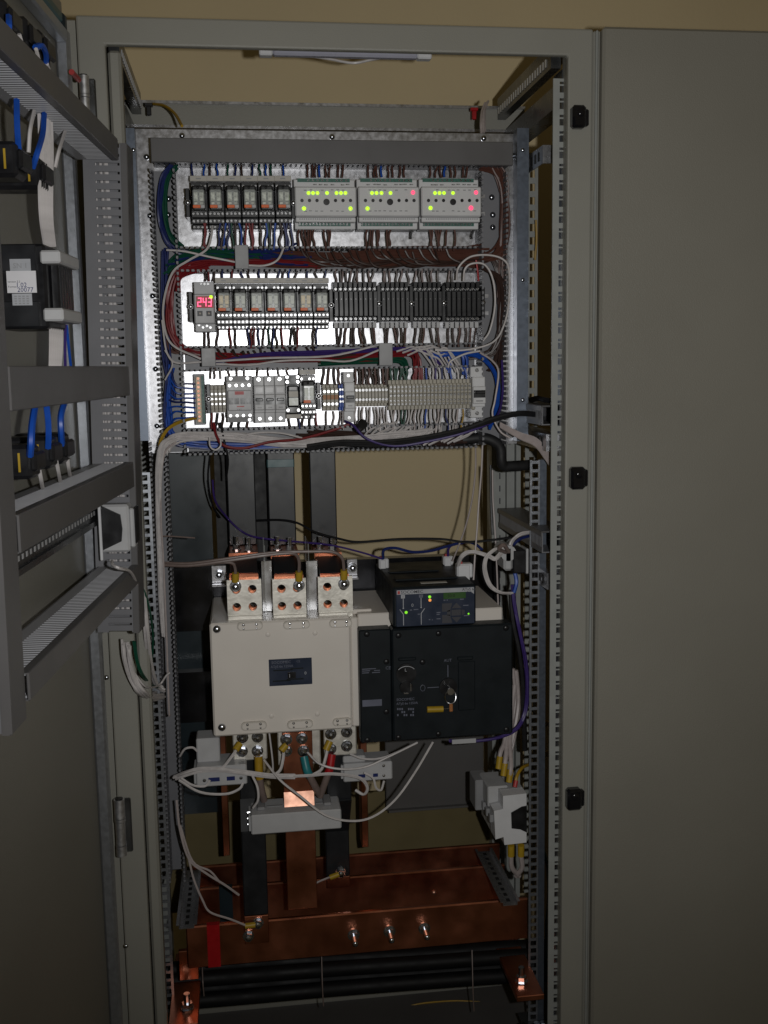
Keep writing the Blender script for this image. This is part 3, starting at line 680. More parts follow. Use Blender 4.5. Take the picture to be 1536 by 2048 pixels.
x, z = pxy(422, 594, yf); m = M(); m.dome((x, yf - .0003, z), (0, -1, 0), .0030, .001); part('indicator_light', m, 'led_green', t)
for px in (400, 418):
    x, z = pxy(px, 627, yf); m = M(); m.box(x - .0042, x + .0042, yf - .0006, yf + .001, z - .0042, z + .0042); k_ = part('key', m, 'print_dark', t); m = M(); m.dome((x, yf - .0006, z), (0, -1, 0), .002, .0012); part('key_dot', m, 'strip', k_)
m = M()
for px, py in ((402, 568), (409, 568), (416, 568), (398, 650), (406, 655), (414, 652), (421, 655)):
    x, z = pxy(px, py, YP - .046); m.cyl((x, YP - .046, z), (x, YP - .0475, z), .0024, 8)
part('terminal_screws', m, 'screw', t, kind='stuff')
# ================================================================== black terminal groups
def black_terms(x0, x1, n, label):
    yf = YP - .058; t = thing('fuse_terminal_row', label, 'terminals', (P((x0 + x1) / 2, 600, yf).x, YP, pz(x0, 655, yf)), 'black terminals in the middle row')
    z = lambda py: pz((x0 + x1) / 2, py, yf); X0 = P(x0, 605, yf).x; X1 = P(x1, 605, yf).x; w_ = (X1 - X0) / n
    me = None
    for k in range(n):
        if me is None:
            m = M(); g = w_ * .06
            m.box(g, w_ - g, .02, YP - .008 - yf, z(641) - z(655), z(563) - z(655), .0006); m.box(g, w_ - g, 0, .02, z(633) - z(655), z(582) - z(655), .001); m.box(g + .0004, w_ - g - .0004, .008, .02, z(574) - z(655), z(563) - z(655), .0006)
            o = part('terminal', m, 'black', t); o.location = PINV(t) @ Vector((X0, yf, z(655)))
            bm_ = [tuple(Vector(v.co) - (PINV(t) @ Vector((0, 0, 0)))) for v in o.data.vertices]
            for v, c in zip(o.data.vertices, bm_): v.co = c
            me = o
            m = M()
            for py in (577, 637): m.cyl((w_ / 2, .0205, z(py) - z(655)), (w_ / 2, .010, z(py) - z(655)), .0026, 8)
            m.cyl((w_ / 2, .0005, z(598) - z(655)), (w_ / 2, -.0004, z(598) - z(655)), .0008, 6)
            sme = mesh(m, 'terminal_screw'); sme.materials.append(MATS['screw'])
            m = M(); m.box(w_ * .12, w_ * .88, .018, .03, 0, z(643) - z(655), .0004); tme = mesh(m, 'marker_tag'); tme.materials.append(MATS['lgrey'])
        else:
            o = me.copy(); COL.objects.link(o); o.location = PINV(t) @ Vector((X0 + k * w_, yf, z(655)))
        s_ = bpy.data.objects.new('terminal_screws', sme); COL.objects.link(s_); s_.parent = o; s_['kind'] = 'stuff'
        s_ = bpy.data.objects.new('marker_tag', tme); COL.objects.link(s_); s_.parent = o
black_terms(668, 756, 9, 'nine-way black terminal row nearest the relays'); black_terms(763, 820, 6, 'left one of the two six-way black terminal rows'); black_terms(828, 885, 6, 'right one of the two six-way black terminal rows'); black_terms(893, 963, 7, 'seven-way black terminal row at the right end')
# ================================================================== bottom row
def slices(name, label, x0, x1, n, y0, y1, yf, mt_, scr_py, colour_rows=(), step=None, group='terminal rows in the bottom row', cat='terminals', r=.0022):
    t = thing(name, label, cat, (P((x0 + x1) / 2, 790, yf).x, YP, pz(x0, y1, yf)), group)
    z = lambda py: pz((x0 + x1) / 2, py, yf); X0 = P(x0, 790, yf).x; X1 = P(x1, 790, yf).x; w_ = (X1 - X0) / n
    base = PINV(t); zb_ = z(y1)
    m = M(); H = z(y0) - zb_; m.box(w_ * .05, w_ * .95, 0, YP - .008 - yf, H * .14, H * .86, .0007); m.box(w_ * .05, w_ * .95, .012, YP - .008 - yf, 0, H, .0007)
    me = mesh(m, 'terminal'); me.materials.append(MATS[mt_])
    m = M()
    for py in scr_py:
        front = .0 if H * .14 < z(py) - zb_ < H * .86 else .012
        m.cyl((w_ / 2, front + .0002, z(py) - zb_), (w_ / 2, front - .0012, z(py) - zb_), r, 8)
    sme = mesh(m, 'terminal_screws'); sme.materials.append(MATS['screw']); cme = []
    for pa, pb, cm in colour_rows:
        m = M(); m.box(w_ * .12, w_ * .88, -.0014, .001, z(pb) - zb_, z(pa) - zb_, .0003); q = mesh(m, 'bridge_insert'); q.materials.append(MATS[cm]); cme.append(q)
    for k in range(n):
        o = bpy.data.objects.new('terminal', me); COL.objects.link(o); o.parent = t; o.location = base @ Vector((X0 + k * w_, yf, zb_))
        s_ = bpy.data.objects.new('terminal_screws', sme); COL.objects.link(s_); s_.parent = o; s_['kind'] = 'stuff'
        for q in cme: s_ = bpy.data.objects.new('bridge_insert', q); COL.objects.link(s_); s_.parent = o
    return t
slices('terminal_row', 'four-way grey terminal row left of the contactor', 420, 452, 4, 770, 826, YP - .045, 'term', (788, 798, 808), group='terminal rows in the bottom row')
slices('terminal_row', 'four-way terminal row with orange centres', 645, 677, 4, 768, 822, YP - .045, 'term', (783, 808), ((790, 799, 'terra'),), r=.003)
slices('terminal_row', 'two blue terminals beside the narrow breaker', 678, 689, 2, 768, 822, YP - .045, 'wire_blue', (779, 793, 803), r=.0022)
slices('terminal_row', 'ten-way beige terminal row right of the narrow breaker', 710, 776, 10, 768, 813, YP - .048, 'term', (780, 799), ((786, 794, 'strip'),), r=.0026)
slices('terminal_row', 'long double-level beige terminal row at the right', 778, 943, 22, 759, 819, YP - .062, 'term', (773, 781, 790, 800, 807), ((786.5, 787.5, 'print_dark'),), r=.0021)
m = M(); b = rect(943, 762, 951, 820, YP - .055); m.box(b[0], b[1], YP - .055, YP - .008, b[2], b[3], .002); solo('end_bracket', m, 'term', 'beige end plate closing the long terminal row', 'end plate')
# brass earth bar
yf = YP - .03; b = rect(388, 748, 410, 850, yf); t = thing('earth_bar', 'brass terminal bar with a column of screws at the left end', 'terminal bar', ((b[0] + b[1]) / 2, YP, b[2]))
m = M(); m.box(b[0], b[1], yf + .004, YP - .001, b[2], b[3], .001); part('bar_holder', m, 'mgrey', t)
m = M(); m.box(b[0] + .004, b[1] - .006, yf - .004, yf + .004, b[2] + .004, b[3] - .004, .0006); br = part('brass_bar', m, 'coil_warm', t)
m = M(); H = b[3] - b[2]
for k in range(11): m.cyl(((b[0] + b[1]) / 2 - .001, yf - .004, b[2] + H * (.09 + .082 * k)), ((b[0] + b[1]) / 2 - .001, yf - .0055, b[2] + H * (.09 + .082 * k)), .0026, 8)
part('clamp_screws', m, 'copper_bright', br, kind='stuff')
m = M(); m.box(b[1] - .005, b[1] - .001, yf + .0025, yf + .004, b[2] + .003, b[3] - .003); part('green_edge', m, 'green_strip', t)
# contactor
yf = YP - .075; b = rect(453, 752, 506, 846, yf); t = thing('contactor', 'grey contactor with red logo patch in the bottom row', 'contactor', ((b[0] + b[1]) / 2, YP, b[2]))
x0, x1 = b[0], b[1]; w_ = x1 - x0; H = b[3] - b[2]; Z = lambda f: b[2] + H * f
m = M(); m.box(x0, x1, YP - .05, YP - .008, Z(0), Z(1), .001); m.box(x0, x1, yf + .008, YP - .05, Z(.11), Z(.90), .0015); m.box(x0 + .002, x1 - .002, yf, yf + .008, Z(.26), Z(.70), .0015); part('contactor_body', m, 'contactor', t)
m = M(); m.box(x0 + .002, x1 - .002, YP - .051, YP - .0495, Z(.905), Z(.99)); m.box(x0 + .002, x1 - .002, YP - .051, YP - .0495, Z(.005), Z(.10)); part('terminal_recess', m, 'duct_cover', t)
m = M()
for fx in (.13, .38, .62, .87):
    for fz in (.80, .155): m.cyl((x0 + w_ * fx, yf + .008, Z(fz)), (x0 + w_ * fx, yf + .0065, Z(fz)), .0030, 10)
for fx in (.18, .82): m.cyl((x0 + w_ * fx, YP - .051, Z(.945)), (x0 + w_ * fx, YP - .0525, Z(.945)), .0032, 10)
m.cyl((x0 + w_ * .85, YP - .051, Z(.05)), (x0 + w_ * .85, YP - .0525, Z(.05)), .0032, 10)
part('terminal_screws', m, 'screw', t, kind='stuff')
m = M(); m.box(x0 + w_ * .32, x0 + w_ * .66, yf - .0006, yf + .001, Z(.605), Z(.675)); part('logo_patch', m, 'redlogo', t)
m = M(); m.box(x0 + w_ * .38, x0 + w_ * .66, yf - .0006, yf + .001, Z(.34), Z(.365)); part('logo_line', m, 'redlogo', t)
text_part('1.K2', (x0 + w_ * .38, yf - .0005, Z(.27)), .0040, 'print_dark', t)
for f0, f1 in ((.08, .26), (.29, .48), (.52, .71), (.75, .93)):
    m = M(); m.box(x0 + w_ * f0, x0 + w_ * f1, yf - .0005, yf + .001, Z(.40), Z(.54)); part('window', m, 'black', t)
# three-pole breaker
def breaker(x0p, x1p, y0, y1, n, label, mt_, yf, inv=False, big=False):
    b = rect(x0p, y0, x1p, y1, yf + .012); t = thing('circuit_breaker', label, 'breaker', ((b[0] + b[1]) / 2, YP, b[2]), 'breakers in the bottom row')
    w_ = (b[1] - b[0]) / n; H = b[3] - b[2]; Z = lambda f: b[2] + H * f
    for k in range(n):
        xa, xb = b[0] + k * w_ + .0002, b[0] + (k + 1) * w_ - .0002
        m = M(); m.box(xa, xb, yf + .020, YP - .008, Z(0), Z(1), .001); m.box(xa, xb, yf + .006, yf + .020, Z(.22), Z(.80), .001); m.box(xa, xb, yf, yf + .006, Z(.28), Z(.62), .0015)
        po = part('pole', m, mt_, t)
        m = M(); m.box(xa + .001, xb - .001, yf - .0004, yf + .001, Z(.40), Z(.545)); part('toggle_slot', m, 'black', po)
        zt = Z(.50) if not inv else Z(.42)
        m = M(); m.box(xa + .0025, xb - .0025, yf - .008, yf, zt - .002, zt + .003, .001); part('toggle', m, 'black', po)
        m = M(); m.box(xa + .003, xb - .003, yf + .0052, yf + .007, Z(.655), Z(.755)); part('marker_window', m, 'white', po)
        m = M()
        for f in (.93, .09): m.cyl(((xa + xb) / 2, yf + .0205, Z(f)), ((xa + xb) / 2, yf + .0188, Z(f)), .0034, 10)
        part('terminal_screws', m, 'screw', po, kind='stuff')
        m = M(); m.box(xa + .005, xb - .005, yf - .0004, yf + .001, Z(.325), Z(.35)); part('rating_print', m, 'mgrey', po, kind='stuff')
    return t
breaker(508, 571, 752, 846, 3, 'three-pole grey breaker beside the contactor', 'lgrey', YP - .070)
breaker(688, 709, 744, 845, 1, 'narrow single breaker between blue and beige terminals', 'module', YP - .070)
breaker(943, 969, 733, 836, 1, 'narrow single breaker at the right end of the bottom row', 'module', YP - .070)
# timer
yf = YP - .066; b = rect(573, 750, 601, 838, yf); t = thing('timer_relay', 'black timer relay between breaker and lone plug-in relay', 'relay', ((b[0] + b[1]) / 2, YP, b[2]))
x0, x1 = b[0], b[1]; H = b[3] - b[2]; Z = lambda f: b[2] + H * f
m = M(); m.box(x0, x1, YP - .035, YP - .008, Z(.1), Z(1), .001); m.box(x0, x1, YP - .045, YP - .035, Z(.78), Z(1), .001); m.box(x0, x1, YP - .045, YP - .035, Z(.12), Z(.27), .001); part('socket', m, 'black', t)
m = M(); m.box(x0 + .0025, x1 - .0025, yf, YP - .035, Z(.28), Z(.76), .002); bd = part('timer_body', m, 'heatshrink', t)
m = M(); m.box(x0 + .005, x1 - .006, yf - .0006, yf + .001, Z(.66), Z(.73)); part('label', m, 'lgrey', bd)
m = M(); m.box(x0 + .004, x1 - .004, yf - .0006, yf + .001, Z(.50), Z(.63)); part('dial_window', m, 'strip', bd)
m = M(); m.box(x0 + .004, x1 - .004, yf - .0006, yf + .001, Z(.31), Z(.48)); part('coil_window', m, 'coil', bd)
m = M()
for fx in (.12, .88):
    for fz in (.95, .84, .19): m.cyl((x0 + (x1 - x0) * fx, YP - .045, Z(fz)), (x0 + (x1 - x0) * fx, YP - .0465, Z(fz)), .0030, 10)
part('terminal_screws', m, 'screw', t, kind='stuff')
m = M(); m.box(x0 - .0005, x1 + .0015, YP - .048, YP - .03, Z(0), Z(.10), .0006); part('marker_strip', m, 'strip', t)
# ================================================================== short wires at the devices
def drops(xs, y0, y1, ya, yb, cols, label, group, r=.0013, dx=3, bow=2):
    cl = [cols[k % len(cols)] if not isinstance(cols, str) else cols for k in range(len(xs))]; seen = {}
    for k, x in enumerate(xs):
        c = cl[k]; key = c if '%s' in label else ''; tot = cl.count(c) if key else len(xs); i = seen.get(key, 0); seen[key] = i + 1
        lb = (label % {'darkbrown': 'dark brown', 'greybrown': 'grey-brown', 'navy': 'dark blue'}.get(c, c)) if key else label
        if tot > 1: lb = ORD[i] + ' ' + lb + ' from left'
        xe = x + jit(dx); ym = (y0 + y1) / 2
        wire([(x, y0, ya), ((x * 2 + xe) / 3 + jit(bow), y0 + (y1 - y0) * .35, (ya * 2 + yb) / 3), ((x + xe * 2) / 3 + jit(bow), y0 + (y1 - y0) * .7, (ya + yb * 2) / 3), (xe, y1, yb)], r, c, lb, group, n=5, sub=4)
Y1, Y2 = YP - .030, YP - .036
drops([383, 408, 420, 433, 456, 470, 483, 505, 519, 531, 544, 565], 324, 354, Y1, Y2, ['navy', 'blue', 'darkbrown', 'blue', 'green', 'navy', 'darkbrown', 'navy', 'green', 'blue', 'green', 'blue'], 'short %s wire above the top row relays', 'wires above the top relays', .0017)
for o, lb in ((0, 'left'), (124, 'middle'), (250, 'right')): drops([613 + o, 624 + o, 630 + o, 650 + o, 662 + o, 674 + o, 685 + o], 324, 355, Y1, Y2, 'brown', 'short brown wire above the %s controller' % lb, 'wires above the %s controller' % lb, .0017, 4); drops([639 + o], 324, 354, Y1, Y2, 'blue', 'single short blue wire above the %s controller' % lb, None, .0020, 2)
drops([408, 411, 441, 447, 452, 458, 463, 471, 478, 493, 498, 505, 520, 532, 536, 541, 551, 560, 567, 574, 580], 446, 500, Y2 - .012, Y1 - .012, ['red', 'red', 'navy', 'darkbrown', 'blue', 'navy', 'green', 'darkbrown', 'blue', 'red', 'red', 'red', 'darkbrown', 'blue', 'green', 'darkbrown', 'blue', 'darkbrown', 'navy', 'navy', 'navy'], 'short %s wire below the top row relays', 'wires below the top relays', .0018, 7, 4)
for o, xs, lb in ((0, (599, 604, 610, 616, 621, 628, 648, 653, 660), 'left'), (0, (735, 741, 747, 753, 756, 774, 783), 'middle'), (0, (859, 864, 870, 876, 883, 894, 908), 'right')):
    drops([x for x in xs], 455, 502, Y2, Y1 - .012, 'brown', 'short brown wire below the %s controller' % lb, 'wires below the %s controller' % lb, .0018, 8, 3)
drops([823, 945], 455, 478, Y2, Y1, 'black', 'short black stub below the controllers', 'black stubs below the controllers', .002, 2)
drops([410, 417, 428, 447, 463, 483, 495, 520, 532, 557, 568, 579, 594, 615, 630, 649], 538, 563, Y1 - .01, Y2, ['darkbrown', 'red', 'darkbrown', 'navy', 'red', 'navy', 'darkbrown', 'navy', 'darkbrown', 'navy', 'darkbrown', 'blue', 'darkbrown', 'navy', 'darkbrown', 'navy'], 'short %s wire above the middle row relays', 'wires above the middle relays', .0016, 4)
drops([672, 680, 685, 693, 702, 711, 716, 727, 738, 746, 767, 772, 780, 791, 803, 815, 832, 841, 845, 855, 864, 876, 899, 905], 538, 570, Y1 - .01, Y2, ['brown', 'darkbrown'], 'short %s wire above the black terminals', 'wires above the black terminals', .0017, 4)
drops([408, 420, 436, 459, 470, 495, 504, 510, 518, 528, 536, 547, 552, 562, 583, 589, 597, 629, 635], 654, 697, Y2, Y1 - .012, ['darkbrown', 'darkbrown', 'darkbrown', 'red', 'darkbrown', 'navy', 'red', 'red', 'navy', 'darkbrown', 'green', 'navy', 'darkbrown', 'red', 'black', 'darkbrown', 'red', 'darkbrown', 'navy'], 'short %s wire below the middle row relays', 'wires below the middle relays', .0016, 5)
drops([674, 683, 694, 704, 709, 720, 727, 743, 747, 768, 777, 787, 793, 802, 812, 832, 843, 848, 860, 872, 876, 897, 906, 918, 921, 931, 942, 953], 652, 694, Y2, Y1 - .012, ['darkbrown', 'darkbrown', 'brown'], 'short %s wire below the black terminals', 'wires below the black terminals', .0018, 7)
drops([423, 431, 440, 458, 474, 490, 516, 538, 557, 575, 600], 735, 758, Y1 - .01, Y2, ['greybrown', 'greybrown', 'white'], 'pale wire above the bottom row contactor and breaker', 'wires above the contactor', .0014, 3)
drops([648, 659, 669, 676], 735, 770, Y1 - .01, Y2, ['darkbrown', 'brown'], 'short %s wire above the orange terminals', 'wires above the orange terminals', .0019, 4)
drops([712, 718, 725, 731, 737, 744, 750, 757, 765, 772, 776], 736, 770, Y1 - .01, Y2, ['brown', 'darkbrown'], 'short %s wire above the ten-way beige terminals', 'wires above the ten-way terminals', .0020, 4)
drops([782, 789, 795, 802, 806, 812], 736, 764, Y1 - .012, Y2 - .01, 'green', 'short green wire above the long terminal row', 'green wires above the long terminals', .0022, 4)
drops([829, 833, 838, 843], 734, 764, Y1 - .012, Y2 - .01, 'red', 'short red wire above the long terminal row', 'red wires above the long terminals', .0026, 2)
drops([852, 858, 866, 872, 878, 884, 889, 901, 913, 922, 929, 935], 736, 764, Y1 - .012, Y2 - .01, ['blue', 'white', 'white', 'violet', 'white', 'navy', 'white', 'blue', 'white', 'black', 'blue', 'white'], 'short %s wire above the right part of the long terminal row', 'mixed wires above the long terminals', .0019, 6)
drops([424, 436, 446, 468, 482, 497, 578, 598, 604, 622, 632], 826, 858, Y2, Y1 - .012, ['red', 'black', 'darkbrown', 'black', 'black', 'brown', 'darkbrown', 'navy', 'darkbrown', 'black', 'red'], 'short %s wire below the contactor and breaker', 'wires below the contactor', .0017, 8)
drops([653, 667, 681, 686], 822, 860, Y2, Y1 - .01, ['greybrown', 'pink'], 'pale wire below the orange terminals', 'wires below the orange terminals', .0013, 3)
drops([712, 719, 726, 733, 740, 747, 753, 760, 766, 773], 814, 862, Y2, Y1 - .01, ['pink', 'white'], 'pale wire below the ten-way beige terminals', 'wires below the ten-way terminals', .0014, 7)
drops([782, 790, 797, 804, 811, 818, 825, 832, 839, 846, 853, 860, 868, 876, 884, 892, 900, 908, 916, 926], 818, 866, Y2 - .012, Y1 - .012, ['white', 'pink', 'white', 'green', 'green', 'white', 'white', 'pink', 'white', 'white', 'blue', 'white', 'white', 'pink', 'white', 'navy', 'white', 'white', 'pink', 'yellow'], 'short %s wire below the long terminal row', 'wires below the long terminals', .0016, 9, 3)
drops_x = [(318 + k * 1.5, 770 + k * 9) for k in range(8)]
for k in range(8):
    yy = 768 + k * 9.5; wire([(338 + jit(4), 800 + (k - 4) * 16, YP - .03), (352, yy + jit(5), YP - .036), (372, yy + jit(2), YP - .034), (391, yy, YP - .032)], .0016, 'blue' if k not in (0, 4) else 'navy', ORD[k] + ' blue wire from the top entering the brass earth bar', 'blue wires at the earth bar', n=5)
wire([(318, 905, .11), (322, 880, .112), (336, 858, .115), (360, 844, .125), (392, 836, YP - .03)], .0030, 'yellow', 'yellow wire curving up to the brass earth bar')
# ================================================================== wires lying in the open ducts
def bundle(label, colour, paths, r=.0017, n=1, j=4, jy=.006, name='wire_bundle'):
    m = M()
    for path in paths:
        for k in range(n):
            ox, oy = jit(j), jit(j)
            m.tube([P(x + ox + jit(j * .6), y + oy + jit(j * .6), Y + jit(jy)) for x, y, Y in path], r, 5, 4)
    return solo(name, m, 'wire_' + colour, label, 'wires', None, 'stuff', True)
yd = YP - .025
bundle('brown wires filling the duct under the controllers', 'brown', [[(x0, 517, yd), (x0 + w0 * .3, 520 + jit(8), yd), (x0 + w0 * .65, 516 + jit(8), yd), (x0 + w0, 512 + jit(10), yd)] for x0, w0 in ((470, 480), (540, 420), (600, 370), (660, 310), (700, 265))], .0019, 8, 12)
bundle('dark brown wires looping in the duct under the controllers', 'darkbrown', [[(x0, 500, yd - .012), (x0 + 14, 522 + jit(5), yd - .016), (x0 + 50, 528 + jit(5), yd - .012), (x0 + 110, 520, yd)] for x0 in range(600, 900, 16)], .0018, 1, 4)
bundle('green wires in the left of the upper open duct', 'green', [[(350, 520, yd - .004), (400, 505, yd - .006), (460, 508, yd - .008), (520, 514, yd), (580, 520, yd)], [(335, 540, yd), (370, 515, yd), (430, 512, yd)]], .0019, 6, 9)
bundle('blue wires in the left of the upper open duct', 'navy', [[(345, 535, yd - .004), (400, 520, yd - .006), (480, 516, yd - .008), (560, 506, yd), (590, 500, yd)], [(520, 512, yd - .01), (560, 520, yd - .01), (620, 522, yd)]], .0019, 6, 9)
bundle('red wires in the left of the upper open duct', 'red', [[(352, 560, yd - .012), (366, 540, yd - .014), (400, 526, yd - .014), (470, 524, yd - .012), (560, 522, yd - .01), (640, 530, yd)], [(356, 580, yd - .01), (362, 548, yd - .01), (420, 530, yd - .012)]], .0018, 6, 6)
bundle('brown wires in the upper part of the right upright duct', 'brown', [[(960, 332, yd), (990, 340, yd), (1004, 380, yd), (1008, 440, yd), (998, 500, yd), (960, 516, yd), (900, 518, yd)], [(990, 332, yd), (1006, 370, yd), (1010, 450, yd), (1003, 520, yd), (1000, 600, yd)]], .0018, 14, 7)
bundle('brown wires in the lower part of the right upright duct', 'darkbrown', [[(985, 510, yd), (1001, 540, yd), (1006, 600, yd), (1003, 660, yd), (985, 705, yd), (940, 715, yd)], [(960, 530, yd - .01), (1000, 560, yd - .01), (1004, 640, yd), (995, 720, yd), (980, 735, yd)]], .0017, 8, 6)
bundle('blue and green wires at the top of the left upright duct', 'navy', [[(345, 330, yd), (326, 360, yd), (321, 420, yd), (330, 470, yd), (352, 500, yd), (390, 512, yd)]], .0021, 7, 5)
bundle('green wires at the top of the left upright duct', 'green', [[(352, 330, yd - .004), (331, 360, yd), (327, 420, yd), (338, 470, yd), (362, 498, yd)]], .0022, 5, 4)
bundle('red wires in the middle of the left upright duct', 'red', [[(375, 534, yd - .01), (350, 555, yd - .01), (341, 600, yd - .01), (342, 650, yd - .01), (358, 690, yd - .01), (400, 712, yd)]], .0020, 9, 6)
bundle('brown wires in the middle of the left upright duct', 'brown', [[(368, 530, yd), (344, 560, yd), (334, 620, yd), (337, 670, yd), (350, 700, yd), (400, 706, yd)]], .0020, 6, 6)
bundle('blue wires in the lower left upright duct', 'navy', [[(330, 660, yd), (334, 700, yd), (340, 760, yd), (336, 830, yd), (350, 880, yd), (420, 890, yd)], [(328, 500, yd), (326, 600, yd), (330, 700, yd), (345, 800, yd)]], .0019, 4, 7)
bundle('blue wires fanned out at the earth bar end', 'blue', [[(345, 730, yd), (338, 780, yd), (340, 830, yd), (350, 870, yd), (400, 888, yd), (520, 890, yd), (620, 884, yd)]], .0018, 8, 7)
bundle('dark wires in the left of the middle open duct', 'darkbrown', [[(x0, 698, yd - .006), (x0 + 12, 712, yd), (x0 + 50, 716, yd), (x0 + 100, 712, yd)] for x0 in range(430, 640, 10)], .0016, 1, 5)
bundle('red wires along the middle open duct', 'red', [[(400, 712, yd), (470, 716, yd), (560, 714, yd), (640, 716, yd), (740, 712, yd), (810, 706, yd), (832, 715, yd - .01), (836, 740, yd - .014)], [(450, 722, yd), (560, 720, yd), (700, 718, yd), (800, 720, yd)]], .0019, 7, 6)
bundle('violet wires along the middle open duct', 'violet', [[(420, 726, yd - .004), (520, 712, yd - .008), (620, 708, yd - .008), (720, 702, yd - .01), (800, 700, yd - .012), (860, 706, yd - .01), (880, 730, yd - .01)]], .0018, 5, 5)
bundle('green wires in the middle open duct', 'green', [[(640, 726, yd), (700, 724, yd), (770, 718, yd - .004), (806, 724, yd - .006), (812, 742, yd - .01)]], .0019, 7, 5)
bundle('blue wires at the right of the middle open duct', 'blue', [[(860, 712, yd - .012), (910, 706, yd - .014), (955, 712, yd - .014), (985, 735, yd - .014), (996, 770, yd - .012), (994, 820, yd - .01), (980, 855, yd - .01)], [(895, 700, yd - .01), (902, 715, yd - .012), (896, 742, yd - .012)], [(925, 700, yd - .01), (930, 718, yd - .012), (930, 745, yd - .012)]], .0020, 5, 4)
bundle('white wires criss-crossing in the middle open duct', 'white', [[(790 + k * 12, 700 + jit(8), yd - .016), (830 + k * 9, 698 + jit(8), yd - .020), (850 + k * 8, 712 + jit(5), yd - .018), (866 + k * 8, 740, yd - .014)] for k in range(9)], .0016, 1, 4)
bundle('white cables along the lowest open duct', 'white', [[(332, 900, yd - .03), (344, 880, yd - .03), (380, 872, yd - .028), (470, 874, yd - .028), (560, 884, yd - .026), (660, 884, yd - .026), (760, 876, yd - .024), (860, 866, yd - .02)]], .0019, 20, 6, .008)
bundle('white wires fanning into the lowest open duct', 'white', [[(725 + k * 7.5, 884 + jit(5), yd - .018), (745 + k * 8, 868 + jit(5), yd - .024), (776 + k * 6.5 + jit(8), 850, yd - .012)] for k in range(26)], .0018, 1, 6)
bundle('dark wires in the right of the lowest open duct', 'darkbrown', [[(600, 872, yd), (700, 876, yd), (800, 880, yd), (930, 876, yd)], [(620, 862, yd), (700, 868, yd), (900, 885, yd)]], .0020, 7, 8)
# single wires that stand out
yw = YP - .050
for pts, c, r, lb in (
    ([(425, 452, yw + .01), (422, 475, yw), (412, 500, yw - .004), (375, 522, yw - .004), (345, 545, yw - .004), (328, 600, yw), (328, 650, yw), (345, 690, yw), (402, 718, yw)], 'white', .0019, 'long white wire curving from top relays down the left duct'),
    ([(333, 500, yw), (370, 503, yw - .004), (420, 514, yw - .004), (470, 524, yw - .002)], 'white', .0017, 'white wire crossing the upper open duct at the left'),
    ([(497, 531, yw - .004), (530, 531, yw - .006), (555, 520, yw - .006), (568, 495, yw)], 'white', .0018, 'white wire rising from the upper clip to the sixth relay'),
    ([(330, 700, yw), (350, 725, yw), (400, 724, yw), (440, 722, yw), (540, 716, yw), (660, 712, yw), (757, 690, yw)], 'white', .0018, 'long white wire along the middle open duct to the clip'),
    ([(432, 728, yw), (500, 730, yw), (560, 722, yw), (640, 720, yw), (700, 722, yw), (758, 700, yw)], 'white', .0017, 'second long white wire along the middle open duct'),
    ([(324, 640, yw), (332, 700, yw), (345, 728, yw), (330, 760, yw + .01)], 'white', .0015, 'white wire hooking down the left upright duct'),
    ([(913, 560, yw), (917, 535, yw - .008), (940, 514, yw - .010), (975, 510, yw - .010), (1005, 518, yw - .008), (1018, 540, yw - .006), (1018, 600, yw - .004), (1008, 650, yw - .004), (985, 685, yw - .006), (930, 700, yw - .004), (870, 700, yw)], 'white', .0017, 'outer white loop from black terminals round the right duct'),
    ([(927, 562, yw), (930, 538, yw - .006), (945, 527, yw - .008), (970, 530, yw - .008), (986, 560, yw - .006), (990, 610, yw - .004), (980, 660, yw - .004), (966, 682, yw)], 'white', .0017, 'inner white loop from black terminals round the right duct'),
    ([(896, 735, yw), (902, 722, yw - .004), (930, 708, yw - .006), (960, 702, yw - .004)], 'white', .0017, 'white wire hooking into the long terminal row'),
    ([(960, 705, yw - .006), (985, 722, yw - .006), (997, 745, yw - .004), (990, 800, yw), (985, 830, yw), (1000, 862, yw - .006), (1020, 876, yw - .012)], 'pink', .0018, 'pinkish wire down the right duct beside the blue cables'),
    ([(952, 520, yw - .006), (955, 540, yw - .004), (957, 562, yw)], 'redtape', .0016, 'red wire tip above the seven-way black terminals'),
    ([(427, 845, yw), (433, 872, yw - .012), (450, 892, yw - .02), (490, 896, yw - .02), (540, 884, yw - .018), (600, 878, yw - .01), (660, 862, yw), (700, 848, yw)], 'red', .0024, 'dark red wire looping out below the contactor'),
    ([(440, 845, yw), (448, 880, yw - .008), (456, 920, yw), (452, 960, .20)], 'black', .0018, 'black wire dropping from the contactor past the lowest duct'),
    ([(419, 875, yw - .02), (420, 892, yw - .024), (430, 900, yw - .024), (441, 892, yw - .024), (441, 878, yw - .02)], 'white', .0014, 'small white loop hanging at the lowest duct'),
    ([(472, 876, yw - .01), (510, 866, yw - .014), (560, 866, yw - .014), (604, 876, yw - .01)], 'white', .0016, 'white wire arching in front of the lowest duct')):
    wire(pts, r, c, lb)
